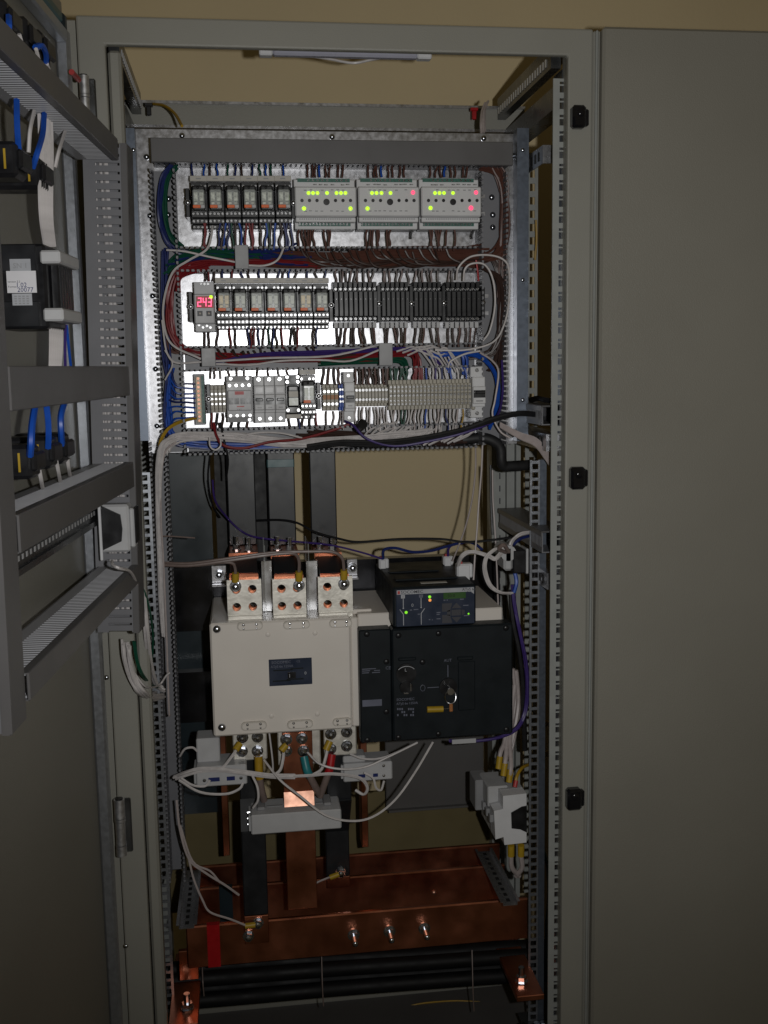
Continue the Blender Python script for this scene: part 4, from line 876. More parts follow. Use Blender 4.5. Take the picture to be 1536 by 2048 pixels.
# black cable across to the right
m = M()
for k in range(3): m.tube([P(615, 893 + k * 3, yw - .02), P(680, 884 + k * 3, yw - .024), P(760, 884 + k * 4, yw - .028), P(840, 876 + k * 3, yw - .03), P(930, 858 + k * 2, yw - .035), P(985, 838 + k * 2, yw - .04), P(1040, 826 + k * 1.5, yw - .04), P(1084, 830 + k * 1.5, yw - .02)], .0040 - .0006 * k, 8, 6)
solo('black_cable', m, 'wire_black', 'thick black cable sweeping from lowest duct to the right', 'cable', smooth=True)
wire([(690, 842, yw), (706, 850, yw - .02), (735, 878, yw - .03), (790, 892, yw - .03), (870, 880, yw - .035), (940, 862, yw - .04), (990, 838, yw - .03), (1005, 790, yw), (1004, 720, yw)], .0021, 'violet', 'violet cable beside the thick black cable')
m = M(); p = P(717, 852, yw - .01); m.cyl(p + Vector((0, .01, -.004)), p + Vector((.006, -.012, .004)), .0085, 14); solo('rubber_grommet', m, 'black', 'black round plug hanging over the lowest open duct', 'plug')
m = M()
for k in range(6): m.tube([P(1000, 846 + k * 1.5, yw - .01), P(1040, 866 + k * 2.2, yw - .02), P(1070, 876 + k * 3, yw - .02), P(1090, 896 + k * 4, yw - .03), P(1116, 940 + k * 3, yw - .05)], .0019, 5, 5)
solo('white_cable_loom', m, 'wire_pink', 'pale cable loom slanting from lowest duct past the right strip', 'cables', kind='stuff', smooth=True)
m = M(); m.tube([P(905, 884, .16), P(955, 876, .155), P(982, 880, .15), P(1000, 895, .15), P(1003, 920, .15), P(1008, 932, .155), P(1030, 932, .16), P(1060, 930, .17)], .0095, 10, 6)
solo('black_conduit', m, 'black_matt', 'thick black conduit bending below the mounting plate at right', 'conduit', smooth=True)
# ================================================================== 19-inch posts, left duct, side fittings
def quadbox(m, A, B, w, t, wdir=Vector((1, 0, 0))):          # flat bar from A to B, width w along wdir, thickness t
    A = Vector(A); B = Vector(B); d = (B - A).normalized(); wd = wdir.normalized(); n = d.cross(wd).normalized()
    vs = [p + wd * (w / 2 * i) + n * (t / 2 * j) for p in (A, B) for i, j in ((-1, -1), (1, -1), (1, 1), (-1, 1))]
    return m.add(vs, [(0, 1, 2, 3), (7, 6, 5, 4), (0, 4, 5, 1), (1, 5, 6, 2), (2, 6, 7, 3), (3, 7, 4, 0)])
YQ = .12
zlo = .18
xa = P(277, 950, YQ).x; xb = P(300, 950, YQ).x; zt = pz(288, 945, YQ)
t = thing('rack_post', 'perforated silver rack post on the left of the cabinet', 'post', (xa, YQ, zlo))
m = M(); m.strip_holes(xa, xb, zlo, zt, xa + .0050, xb - .0045, .0148, .0095, YQ, YQ + .002, .003); part('perforated_face', m, 'zinc_post', t)
m = M(); m.box(xa - .014, xa - .0005, YQ + .001, YQ + .003, zlo, pz(288, 1390, YQ)); m.box(xa - .014, xa - .012, YQ + .003, YQ + .03, zlo, pz(288, 1390, YQ)); part('plain_flange', m, 'zinc', t)
xa = P(1060, 950, YQ).x; xb = P(1080, 950, YQ).x; zt = pz(1070, 920, YQ)
t = thing('rack_post', 'perforated silver rack post on the right of the cabinet', 'post', (xb, YQ, zlo))
m = M(); m.strip_holes(xa, xb, zlo, zt, xa + .0040, xb - .0030, .0148, .0095, YQ, YQ + .002, .003); part('perforated_face', m, 'zinc_post', t)
m = M(); m.box(xb + .0005, xb + .012, YQ + .001, YQ + .003, zlo, zt); m.box(xb + .010, xb + .012, YQ + .003, YQ + .03, zlo, zt); part('plain_flange', m, 'zinc', t)
m = M(); m.box(xa - .012, xb + .03, YQ - .03, YQ + .03, zlo - .004, zlo - .0005); part('foot_plate', m, 'galv_dark', t)
for px in (1043, 1072, 1085):
    p = P(px, 1990, YQ - .01); m = M(); m.cyl((p.x, YQ - .015, zlo - .0005), (p.x, YQ - .015, zlo + .006), .006, 6); part('foot_bolt', m, 'bolt', t)
YV = .135; x0, x1 = P(317, 1300, YV).x, P(350, 1300, YV).x; za, zc = pz(312, 884, YV), pz(352, 1768, YV)
duct('wiring_duct', 'long open upright duct beside the left rack post', lmat(Vector((x1, YV + .058, zc)), UP, Vector((-1, 0, 0)), BACK), za - zc, x1 - x0, .058, False, .0085, .58)
# ducts and brackets running into the depth on the right
YV3 = Vector((0, 1, 0))
for py0, py1, px, lb in ((792, 850, 1063, 'slotted duct running backwards at the right above black cable end'), (1042, 1104, 1040, 'slotted duct running backwards at right behind the rack post')):
    x = P(1085, py1, .06).x; zl = pz(1085, py1, .06); zh = pz(1085, py0 + 22, .06)
    duct('wiring_duct', lb, lmat(Vector((x - .004, .05, zl)), YV3, XV, UP), .30, .045, zh - zl, True, .0085, .55)
def depth_rail(p_near, p_far, yn, yf_, label, w=.035, mt_='galv'):
    a = P(p_near[0], p_near[1], yn); c = P(p_far[0], p_far[1], yf_); x = (a.x + c.x) / 2; z = (a.z + c.z) / 2
    t = thing('side_rail', label, 'rail', (x, (yn + yf_) / 2, z), 'rails running into the depth')
    m = M(); m.box(x - w * .36, x + w * .36, yn, yf_, z - .0075, z - .0062); m.box(x - w / 2, x - w * .36, yn, yf_, z - .001, z); m.box(x + w * .36, x + w / 2, yn, yf_, z - .001, z); m.box(x - w * .37, x - w * .35, yn, yf_, z - .0062, z - .001); m.box(x + w * .35, x + w * .37, yn, yf_, z - .0062, z - .001)
    r_ = part('rail_profile', m, mt_, t); m = M(); y = yn + .012
    while y < yf_ - .01: m.box(x - .0032, x + .0032, y, y + .010, z - .0060, z - .0057); y += .020
    part('slot_row', m, 'black_matt', r_, kind='stuff'); return x, z
depth_rail((1026, 1808), (962, 1692), .05, .26, 'slotted grey rail running backwards under the white breaker')
depth_rail((373, 1856), (384, 1728), .05, .26, 'slotted grey rail running backwards at the lower left')
for x0, y0, x1, y1, yn, lb in ((1100, 290, 1060, 322, .075, 'silver slotted bracket at upper right behind the post'), (1106, 868, 1064, 872, .07, 'silver slotted bracket under the upper right duct'), (1108, 1146, 1090, 1146, .07, 'silver bracket under the lower right duct')):
    a = P(x0, y0, yn); t = thing('side_bracket', lb, 'bracket', (a.x, .15, a.z - .02), 'brackets on the right side'); h = .018
    m = M(); m.box(a.x - .012, a.x + .03, yn, .34, a.z - .002, a.z); m.box(a.x - .012, a.x - .010, yn, .34, a.z - h * 1.6, a.z - .002); m.box(a.x - .010, a.x + .03, yn, yn + .002, a.z - h * 1.6, a.z - .002); b_ = part('bracket_profile', m, 'galv', t)
    m = M(); y = yn + .02
    while y < .3: m.box(a.x - .0128, a.x - .0121, y, y + .008, a.z - h * 1.2, a.z - h * .4); y += .02
    part('slot_row', m, 'black_matt', b_, kind='stuff')
# dark sheets behind
m = M(); b = rect(318, 860, 432, 1625, .37); m.box(b[0], b[1], .362, .366, b[2], b[3]); solo('dark_sheet', m, 'teal_dark', 'dark blue insulating sheet behind the left duct', 'sheet')
m = M(); b = rect(431, 860, 537, 1135, .345); m.box(b[0], b[1], .345, .348, b[2], b[3]); solo('dark_sheet', m, 'black_matt', 'black sheet added to darken the gaps behind the left and middle busbars', 'sheet')  # added black sheet, keeps the gaps between the busbars dark
m = M(); b = rect(770, 1455, 966, 1612, .37); m.box(b[0], b[1], .362, .368, b[2], b[3], .002); m.box(b[0] + .004, b[1], .352, .362, b[2], b[2] + .004); solo('barrier_sheet', m, 'darkgrey', 'grey sheet panel behind the area below the dark switch unit', 'sheet')
m = M(); b = rect(335, 1590, 990, 1800, .40); m.box(b[0], b[1], .40, .408, b[2], b[3]); solo('backing_board', m, 'olive', 'olive brown board behind the copper busbars', 'board')
# ================================================================== upper busbars
def tile_hole(m, x0, x1, z0, z1, cx, cz, r, y0, y1, n=16):
    out = []; inn = []
    for i in range(n):
        t_ = 2 * math.pi * i / n; c, s = math.cos(t_), math.sin(t_)
        k = min(((x1 - cx) / c if c > 1e-6 else (x0 - cx) / c if c < -1e-6 else 9), ((z1 - cz) / s if s > 1e-6 else (z0 - cz) / s if s < -1e-6 else 9))
        out.append((cx + c * k, cz + s * k)); inn.append((cx + c * r, cz + s * r))
    vs = [(p[0], y0, p[1]) for p in out + inn] + [(p[0], y1, p[1]) for p in out + inn]; fs = []
    for i in range(n):
        j = (i + 1) % n; fs += [(i, j, n + j, n + i), (2 * n + i, 3 * n + i, 3 * n + j, 2 * n + j), (n + i, n + j, 3 * n + j, 3 * n + i)]
    for cxn, czn in ((x0, z0), (x0, z1), (x1, z0), (x1, z1)):            # square corners
        best = sorted(range(n), key=lambda i: (out[i][0] - cxn) ** 2 + (out[i][1] - czn) ** 2)[:2]
        k = len(vs); vs += [(cxn, y0, czn)]; fs.append((best[0], best[1], k))
    return m.add(vs, fs)
def bolt_on(m, p, r, y, stud=True):
    m.cyl((p.x, y, p.z), (p.x, y - .0018, p.z), r * 1.25, 14); m.cyl((p.x, y - .0018, p.z), (p.x, y - .009, p.z), r, 6); m.dome((p.x, y - .009, p.z), (0, -1, 0), r * .72, .004 if stud else .002)
UPB = ((457, 513, 485), (538, 592, 566), (622, 674, 648)); NM = ('left', 'middle', 'right')
for k, (x0, x1, xc) in enumerate(UPB):
    b = rect(x0, 1000, x1, 1104, .285); t = thing('insulated_busbar', '%s black sleeved busbar rising behind the cream switch' % NM[k], 'busbar', ((b[0] + b[1]) / 2, .29, b[2]), 'upper black busbars')
    zj = pz(xc, 1103, .24); X0, X1 = b[0], b[1]
    m = M(); m.box(X0, X1, .285, .295, zj + .004, 1.62, .002); part('sleeved_bar', m, 'heatshrink', t)
    if k == 1: m = M(); m.box(X0 - .0004, X1 + .0004, .2845, .2955, pz(566, 936, .285), pz(566, 917, .285), .002); part('tape_band', m, 'teal', t)
    m = M(); m.box(X0, X1, .205, .297, zj - .006, zj + .0035, .001); m.box(X0, X1, .2045, .2049, zj - .006, zj + .0035); part('copper_joint', m, 'copper', t)
    m = M()
    for dx, yy in ((-.012, .24), (.010, .222)):
        x = (X0 + X1) / 2 + dx; m.cyl((x, yy, zj + .0035), (x, yy, zj + .0055), .0085, 12); m.cyl((x, yy, zj + .0055), (x, yy, zj + .013), .0068, 6); m.cyl((x, yy, zj + .013), (x, yy, zj + .028), .0035, 8)
    part('stud_nuts', m, 'chrome', t)
    a0 = P(xc - 8, 1158, .128); xt = (P((455, 546, 637)[k], 1195, .112).x + P((523, 612, 705)[k], 1195, .112).x) / 2
    m = M(); quadbox(m, ((X0 + X1) / 2, .205, zj - .006), (xt, .138, pz((489, 579, 671)[k], 1150, .13)), .047, .008); part('sleeved_drop', m, 'heatshrink', t)
    m = M(); ze0 = pz((489, 579, 671)[k], 1232, .12); ze1 = pz((489, 579, 671)[k], 1148, .13); zq = rect(0, (1160, 1158, 1154)[k], 10, (1235, 1233, 1229)[k], .112); zmq = (pz((489, 579, 671)[k], (1160, 1158, 1154)[k], .112) + pz((489, 579, 671)[k], (1235, 1233, 1229)[k], .112)) / 2; h4q = (pz(489, 1160, .112) - pz(489, 1235, .112)) / 4
    for i in (0, 1):
        for j in (0, 1): tile_hole(m, (xt - .024, xt)[i], (xt, xt + .024)[i], (ze0, zmq)[j], (zmq, ze1)[j], (xt - .0125, xt + .0155)[i], (zmq - h4q * .85 + .003, zmq + h4q + .0025)[j], .0068, .1215, .133)
    m.box(xt - .024, xt + .024, .1216, .1329, ze1, ze1 + .0012); m.box(xt - .0245, xt - .024, .1215, .133, ze0, ze1); m.box(xt + .024, xt + .0245, .1215, .133, ze0, ze1); part('copper_end', m, 'copper', t)
# ================================================================== transfer switch
YA = .09
b = rect(423, 1241, 703, 1466, YA); zT = b[3]; zBm = b[2]
ats = thing('transfer_switch', 'big cream and black transfer switch with small control display', 'switch', ((b[0] + b[1]) / 2 + .1, .2, b[2]))
m = M(); m.box(b[0], b[1], YA, .30, b[2], b[3], .003); hs = part('switch_housing', m, 'cream', ats)
xe = P(718, 1350, YA + .004).x; m = M(); m.box(b[1] + .0005, xe, YA + .004, .30, b[2] + .002, b[3] - .002, .002); part('housing_rib', m, 'cream', ats)
xr = P(1003, 1240, YA + .02).x; m = M(); m.box(xe + .0005, xr, YA + .012, .29, b[2] + .004, zT + .002, .002); part('rear_housing', m, 'cream', ats)
m = M(); m.box(P(703, 1230, .13).x, P(742, 1230, .13).x, .12, .15, zT - .002, zT + .006, .001); part('housing_step', m, 'cream', ats)
for x0, y0, x1, y1 in ((474, 1243, 526, 1260), (566, 1241, 620, 1257), (658, 1238, 704, 1254), (482, 1442, 534, 1459), (574, 1439, 626, 1456), (665, 1435, 703, 1450)):
    c = rect(x0, y0, x1, y1, YA); r = (c[3] - c[2]) / 2; n = 8; poly = []
    for cx, st in ((c[1] - r, -90), (c[0] + r, 90)):
        for i in range(n + 1): q = math.radians(st + 180 * i / n); poly.append((cx + r * math.cos(q), (c[2] + c[3]) / 2 + r * math.sin(q)))
    m = M(); m.prism(poly, YA - .0045, YA + .001); sl = part('cover_boss', m, 'cream_shade', hs); m = M(); cxm = (c[0] + c[1]) / 2; czm = (c[2] + c[3]) / 2; m.prism([(cxm + (q_[0] - cxm) * .90, czm + (q_[1] - czm) * .72) for q_ in poly], YA - .0052, YA - .0044); part('boss_face', m, 'cream', sl)  # darker rim is painted shade outlining each boss
    m = M()
    for f in (.25, .75): x = c[0] + (c[1] - c[0]) * f; m.dome((x, YA - .0051, c[3] - r * .55), (0, -1, 0), .0026, .002); m.dome((x, YA - .0051, c[2] + r * .5), (0, -1, 0), .0018, .0014)
    part('boss_screws', m, 'chrome', sl, kind='stuff')
for px, py in ((434, 1258), (444, 1454)):
    p = P(px, py, YA); m = M(); m.cyl((p.x, YA, p.z), (p.x, YA - .003, p.z), .0066, 12); m.dome((p.x, YA - .003, p.z), (0, -1, 0), .0066, .004); part('corner_screw', m, 'bolt', hs, smooth=True)
for px, py in ((536, 1269), (630, 1266), (543, 1432), (635, 1428)):
    p = P(px, py, YA); m = M(); m.dome((p.x, YA - .0002, p.z), (0, -1, 0), .0045, .0015); part('moulding_mark', m, 'cream', hs, smooth=True)
c = rect(538, 1317, 624, 1370, YA); m = M(); m.box(c[0], c[1], YA - .0016, YA + .001, c[2], c[3], .0006); lbp = part('rating_label', m, 'ats_blue', hs); Wc = c[1] - c[0]; Hc = c[3] - c[2]
text_part('SOCOMEC', (c[0] + Wc * .06, YA - .0018, c[2] + Hc * .84), .0066, 'print_dim', lbp, aspect=1.05, bold=.01); text_part('ATyS 6e 1250A', (c[0] + Wc * .04, YA - .0018, c[2] + Hc * .69), .0060, 'print_dim', lbp, bold=.01)
text_part('CE', (c[0] + Wc * .64, YA - .0018, c[2] + Hc * .85), .0055, 'print_dim', lbp)
m = M(); m.box(c[0] + Wc * .43, c[0] + Wc * .62, YA - .0024, YA - .0017, c[2] + Hc * .26, c[2] + Hc * .50); part('position_window', m, 'black', lbp); text_part('I', (c[0] + Wc * .46, YA - .0026, c[2] + Hc * .30), .009, 'print_pale', lbp); text_part('0', (c[0] + Wc * .82, YA - .0018, c[2] + Hc * .38), .0075, 'print_pale', lbp)
m = M()
for f0, f1, g in ((.1, .55, .56), (.5, .8, .60), (.08, .5, .16), (.4, .8, .2)): m.box(c[0] + Wc * f0, c[0] + Wc * f1, YA - .0019, YA - .0017, c[2] + Hc * g, c[2] + Hc * (g + .05))
part('fine_print', m, 'ats_dark', lbp, kind='stuff')
# terminal plates above with four holes each
for k, (x0, x1, y0, y1, bx) in enumerate(((455, 523, 1160, 1235, (471, 1173)), (546, 612, 1158, 1233, (598, 1171)), (637, 705, 1154, 1229, (688, 1168)))):
    c = rect(x0, y0, x1, y1, .112); xm = (c[0] + c[1]) / 2; zm = (c[2] + c[3]) / 2; w4 = (c[1] - c[0]) / 4; h4 = (c[3] - c[2]) / 4
    m = M()
    for i in (0, 1):
        for j in (0, 1): tile_hole(m, (c[0], xm)[i], (xm, c[1])[i], (c[2] + .004, zm)[j], (zm, c[3])[j], (c[0] + w4 * 1.05, c[1] - w4 * 1.05)[i], (zm - h4 * .85, zm + h4 * 1.0)[j], .0074, .112, .120)
    m.box(c[0] - .0004, c[0], .112, .120, c[2], c[3]); m.box(c[1], c[1] + .0004, .112, .120, c[2], c[3]); m.box(c[0], c[1], .112, .120, c[3], c[3] + .0004); m.box(c[0] - .0004, c[1] + .0004, .110, .1205, c[2] - .006, c[2] + .004, .001)
    tp = part('terminal_plate', m, 'tin', ats)
    m = M(); bolt_on(m, P(bx[0], bx[1], .108), .0080, .1117, True); part('terminal_bolt', m, 'bolt', tp, smooth=False)
for x0, x1, y0, y1 in ((531, 538, 1085, 1246), (618, 625, 1082, 1243)):
    a0 = P(x0, 1180, .10); z0_ = zT - .004; z1_ = pz(x0, y0, .12)
    m = M(); m.box(a0.x - .0006, a0.x + .0010, .092, .175, z0_ + .006, z1_); part('phase_barrier', m, 'barrier', ats)
for x0, x1 in ((523, 545), (612, 636)):
    c = rect(x0, 1120, x1, 1222, .165); m = M(); m.box(c[0], c[1], .16, .166, c[2], c[3], .001); part('support_bracket', m, 'chrome', ats)
# dark operating unit
YD = .068; c = rect(720, 1254, 1026, 1478, YD); sx = P(784, 1370, YD).x
m = M(); m.box(c[0], sx - .0004, YD + .002, YA + .0115, c[2], c[3], .002); part('operator_cover', m, 'ats_dark', ats)
m = M(); m.box(sx + .0004, c[1], YD, YA + .0115, c[2], c[3], .003); oc = part('operator_cover', m, 'ats_dark', ats)
for px, py in ((734, 1269), (797, 1271), (877, 1267), (1012, 1256), (773, 1324), (845, 1324), (773, 1424), (735, 1481), (797, 1475), (877, 1468), (1013, 1459)):
    p = P(px, py, YD); m = M(); m.dome((p.x, YD - .0003 if px > 784 else YD + .0017, p.z), (0, -1, 0), .0052, .0025); part('cover_screw', m, 'black', oc, smooth=True)
p = P(812, 1346, YD); m = M(); m.cyl((p.x, YD + .002, p.z), (p.x, YD - .004, p.z), .0175, 24); hd = part('handle_socket', m, 'black', oc)
p2 = P(812, 1373, YD); m = M(); m.cyl((p2.x, YD + .002, p2.z), (p2.x, YD - .007, p2.z), .0115, 20); part('handle_shaft', m, 'black', oc)
m = M(); m.tube([p + Vector((.0165 * math.cos(q), -.0045, .0130 * math.sin(q))) for q in [math.radians(145 - 110 * i / 12) for i in range(13)]], .0007, 5, 1); part('dial_arc', m, 'print_pale', hd)
text_part('L', p + Vector((-.003, -.0046, .004)), .008, 'print_pale', hd)
m = M(); m.box(p2.x - .005, p2.x + .003, YD - .0080, YD - .0070, p2.z - .0105, p2.z - .0090); m.box(p2.x + .0065, p2.x + .0078, YD - .0080, YD - .0070, p2.z - .006, p2.z + .006); part('shaft_edges', m, 'chrome', oc)
p = P(896, 1373, YD); m = M(); m.cyl((p.x, YD + .002, p.z), (p.x, YD - .004, p.z), .0155, 24); part('key_switch', m, 'black', oc)
m = M(); m.box(p.x - .0006, p.x + .0006, YD - .0004, YD + .001, p.z + .017, p.z + .038); m.box(p.x - .036, p.x - .016, YD - .0004, YD + .001, p.z - .0006, p.z + .0006); part('position_lines', m, 'print_dim', oc)
text_part('AUT', (p.x - .007, YD - .0003, p.z + .044), .0070, 'print_dim', oc); m = M(); m.tube([p + Vector((-.044 + .004 * math.cos(q), -.0004 + YD - p.y, .0055 * math.sin(q))) for q in [2 * math.pi * i / 12 for i in range(13)]], .0005, 4, 1); part('manual_symbol', m, 'print_dim', oc)
for x0, y0, x1, y1 in ((796, 1314, 832, 1321), (914, 1312, 946, 1320)):
    q_ = rect(x0, y0, x1, y1, YD); m = M(); m.box(q_[0], q_[1], YD - .003, YD + .001, q_[2], q_[3], .002); part('grip_highlight', m, 'ats_dark', oc)  # raised bars stand in for highlights along the grip
q_ = rect(916, 1322, 950, 1420, YD); m = M(); m.box(q_[0], q_[1], YD - .002, YD + .001, q_[2], q_[3], .0015); part('handle_clip', m, 'ats_dark', oc)
q_ = rect(725, 1400, 764, 1413, YD); m = M(); m.box(q_[0], q_[1], YD + .0014, YD + .003, q_[2], q_[3]); part('serial_label', m, 'print_dim', ats)
text_part('SOCOMEC', P(793, 1402, YD - .0003), .0062, 'print_dim', oc, aspect=1.05, bold=.01); text_part('ATyS 6e 1250A', P(793, 1410, YD - .0003), .0058, 'print_dim', oc, bold=.01)
text_part('CE', P(771, 1339, YD + .0014), .0075, 'print_dim', oc)
m = M()
for (x0, x1, y) in ((724, 752, 1338), (724, 740, 1342), (748, 760, 1341), (724, 738, 1346), (744, 760, 1345)):
    q_ = rect(x0, y - 1, x1, y + .6, YD + .0016); m.box(q_[0], q_[1], YD + .0014, YD + .0025, q_[2], q_[3])
for r in range(3):
    for k in range(9):
        if random.random() < .7: q_ = rect(794 + k * 4.4, 1416 + r * 6, 797 + k * 4.4, 1420 + r * 6, YD); m.box(q_[0], q_[1], YD - .0004, YD + .001, q_[2], q_[3])
part('fine_print', m, 'print_dim', oc, kind='stuff')
# key with tag
kt = thing('switch_key', 'small silver key ring with yellow tag hanging from black unit', 'key', (p.x, YD - .01, p.z - .05))
m = M(); c0 = P(901, 1393, YD - .008); m.tube([c0 + Vector((.0095 * math.cos(q), .002 * math.sin(2 * q), .0125 * math.sin(q))) for q in [2 * math.pi * i / 20 for i in range(21)]], .0008, 6, 1); part('key_ring', m, 'chrome', kt, smooth=True)
m = M(); m.box(p.x - .001, p.x + .001, YD - .022, YD - .004, p.z - .004, p.z + .004, .0005); m.cyl((p.x, YD - .024, p.z - .002), (p.x, YD - .020, p.z - .002), .006, 12); part('key_blade', m, 'chrome', kt)
a = P(854, 1419, YD - .006); c1 = P(886, 1418, YD - .006); m = M(); m.cyl(a, c1, .0055, 12); part('yellow_tag', m, 'sleeve', kt, smooth=True)
m = M(); m.cyl(c1, P(900, 1417, YD - .006), .0009, 6); part('tag_wire', m, 'chrome', kt)
m = M(); m.box(P(899, 1417, .06).x, P(906, 1417, .06).x, YD - .008, YD - .003, pz(900, 1424, .06), pz(900, 1408, .06), .001); part('orange_tag', m, 'terra', kt)
# control module on top
YC = .048; c = rect(786, 1172, 952, 1252, YC); ctl = thing('control_module', 'dark control module with green display on top of switch', 'controller', ((c[0] + c[1]) / 2, .15, c[2]))
m = M(); m.box(c[0], c[1], YC, .275, c[2], c[3], .003); m.box(c[0] + .012, c[1] - .02, .10, .12, c[3], c[3] + .003, .001); m.box(c[0] + .012, c[1] - .04, .17, .19, c[3], c[3] + .003, .001); part('module_case', m, 'ats_dark', ctl)
m = M(); m.box(P(838, 1160, .09).x, P(890, 1160, .09).x, .070, .082, c[3] + .0002, c[3] + .0008); part('top_label', m, 'strip', ctl)
f = rect(792, 1176, 949, 1250, YC); m = M(); m.box(f[0], f[1], YC - .0016, YC + .001, f[2], f[3], .0008); fp = part('face_plate', m, 'ats_blue', ctl); FW = f[1] - f[0]; FH = f[3] - f[2]; yF = YC - .0018
def fx(u): return f[0] + FW * u
def fz(v): return f[2] + FH * v
m = M(); m.box(fx(.01), fx(.99), yF - .0002, yF + .0006, fz(.87), fz(.985)); m.prism([(fx(.95), fz(.871)), (fx(.99), fz(.871)), (fx(.99), fz(.80))], yF - .0002, yF + .0006); hb = part('header_band', m, 'print_pale', fp)
m = M(); m.box(fx(.02), fx(.05), yF - .0005, yF, fz(.885), fz(.965)); part('logo_mark', m, 'redlogo', hb)
text_part('SOCOMEC', (fx(.06), yF - .0004, fz(.892)), .0072, 'print_dark', hb, aspect=1.1, bold=.015); text_part('ATyS 6e', (fx(.84), yF - .0004, fz(.90)), .0068, 'print_dark', hb, bold=.012)
for u in (.09, .315):
    m = M(); m.box(fx(u) - .0006, fx(u) + .0006, yF - .0003, yF + .0006, fz(.52), fz(.76)); m.box(fx(u) - .0006, fx(u) + .0006, yF - .0003, yF + .0006, fz(.04), fz(.34))
    d_ = -.006 if u < .2 else .006; m.prism([(fx(u) - .0007, fz(.34)), (fx(u) + .0007, fz(.34)), (fx(u) + d_ + .0007, fz(.47)), (fx(u) + d_ - .0007, fz(.47))], yF - .0003, yF + .0006)
    m.cyl((fx(u), yF - .0003, fz(.50)), (fx(u), yF + .0005, fz(.50)), .0013, 8); part('mimic_line', m, 'print_pale', fp)
m = M(); m.box(fx(.062), fx(.112), yF - .0003, yF + .0006, fz(.765), fz(.86)); i1 = part('source_badge', m, 'print_pale', fp); text_part('1', (fx(.078), yF - .0006, fz(.785)), .0055, 'print_dark', i1)
m = M(); m.box(fx(.29), fx(.34), yF - .0003, yF + .0006, fz(.765), fz(.85)); i1 = part('source_badge', m, 'print_dim', fp); text_part('2', (fx(.303), yF - .0006, fz(.785)), .0055, 'print_dark', i1)
text_part('0', (fx(.19), yF - .0003, fz(.53)), .008, 'print_pale', fp)
m = M()
for u0, u1, v in ((.17, .20, .43), (.22, .28, .44), (.27, .30, .31), (.51, .56, .33), (.51, .55, .28), (.51, .56, .16), (.41, .43, .15), (.45, .46, .14), (.60, .625, .655), (.64, .655, .655), (.81, .86, .66), (.85, .92, .49), (.86, .93, .21)): m.box(fx(u0), fx(u1), yF - .0003, yF + .0006, fz(v), fz(v) + .0016)
part('fine_print', m, 'print_dim', fp, kind='stuff')
m = M(); m.box(fx(.60), fx(.885), yF - .0005, yF + .0006, fz(.70), fz(.865)); ld_ = part('display', m, 'lcd', fp); text_part('50.0', (fx(.65), yF - .0007, fz(.74)), .0075, 'black', ld_)
for u, v, cm in ((.425, .775, 'led_dimgreen'), (.428, .685, 'led_amber'), (.125, .385, 'led_dimgreen'), (.92, .27, 'led_dimgreen')):
    m = M(); m.dome((fx(u), yF - .0002, fz(v)), (0, -1, 0), .0026 if v != .27 else .0016, .0012); part('indicator_light', m, cm, fp)
for poly in ([(.58, .36), (.68, .36), (.71, .58), (.58, .58)], [(.58, .05), (.71, .05), (.68, .27), (.58, .27)], [(.715, .45), (.79, .50), (.82, .40), (.765, .60)], [(.70, .44), (.83, .44), (.765, .585)], [(.70, .20), (.83, .20), (.765, .05)], [(.70, .24), (.82, .24), (.82, .40), (.70, .40)], [(.645, .26), (.69, .24), (.69, .40), (.645, .38)], [(.83, .24), (.87, .27), (.87, .38), (.83, .40)]):
    if poly[0] == (.715, .45): continue
    m = M(); m.prism([(fx(u), fz(v)) for u, v in poly], yF - .0008, yF + .0006); part('key_pad', m, 'print_dark', fp)
for x0, y0, x1, y1, yy, lb in ((758, 1118, 778, 1138, .22, 'white plug at the left rear corner of the control module'), (887, 1113, 908, 1131, .22, 'white plug at the right rear corner of the control module'), (914, 1128, 946, 1156, .12, 'white plug with red tips beside the control module')):
    c = rect(x0, y0, x1, y1, yy); m = M(); m.box(c[0], c[1], yy, yy + .018, c[2], c[3], .002); m.box(c[0] + .002, c[1] - .006, yy - .002, yy, c[2] - .004, c[3] - .002, .001)
    t = thing('terminal_plug', lb, 'plug', ((c[0] + c[1]) / 2, yy, c[2]), 'white plugs on the control module'); part('plug_body', m, 'white', t)
    m = M(); m.box(c[0] + .003, c[0] + .010, yy + .002, yy + .012, c[3], c[3] + .004); part('ferrules', m, 'redlogo', t)
# mounting rails behind the switch
for y0, y1, lb in ((1119, 1246, 'upper shiny steel mounting rail behind the transfer switch'), (1327, 1425, 'lower dark shiny mounting rail behind the transfer switch')):
    za, zc = pz(720, y0, .30), pz(720, y1, .30); m = M(); X0 = P(340, y0, .30).x; X1 = P(1000, y0, .30).x
    m.box(X0, X1, .3005, .3035, zc, za); m.box(X0, X1, .3035, .325, za - .003, za); m.box(X0, X1, .3035, .325, zc, zc + .003); solo('mounting_channel', m, 'steel_black', lb, 'rail')
for x0, y0, x1, y1, lb in ((423, 1131, 453, 1166, 'small silver bracket with bolt left of the terminal plates'), (694, 1118, 715, 1152, 'small silver bracket with bolt right of the terminal plates')):
    c = rect(x0, y0, x1, y1, .28); t = thing('fixing_lug', lb, 'bracket', ((c[0] + c[1]) / 2, .28, c[2])); m = M(); m.box(c[0], c[1], .28, .2995, c[2], c[3], .001); m.box(c[0], c[1], .262, .28, c[2] - .004, c[2], .001); part('lug', m, 'galv', t)
    m = M(); bolt_on(m, Vector(((c[0] + c[1]) / 2, 0, (c[2] + c[3]) / 2)), .0075, .2798); part('lug_bolt', m, 'bolt', t)
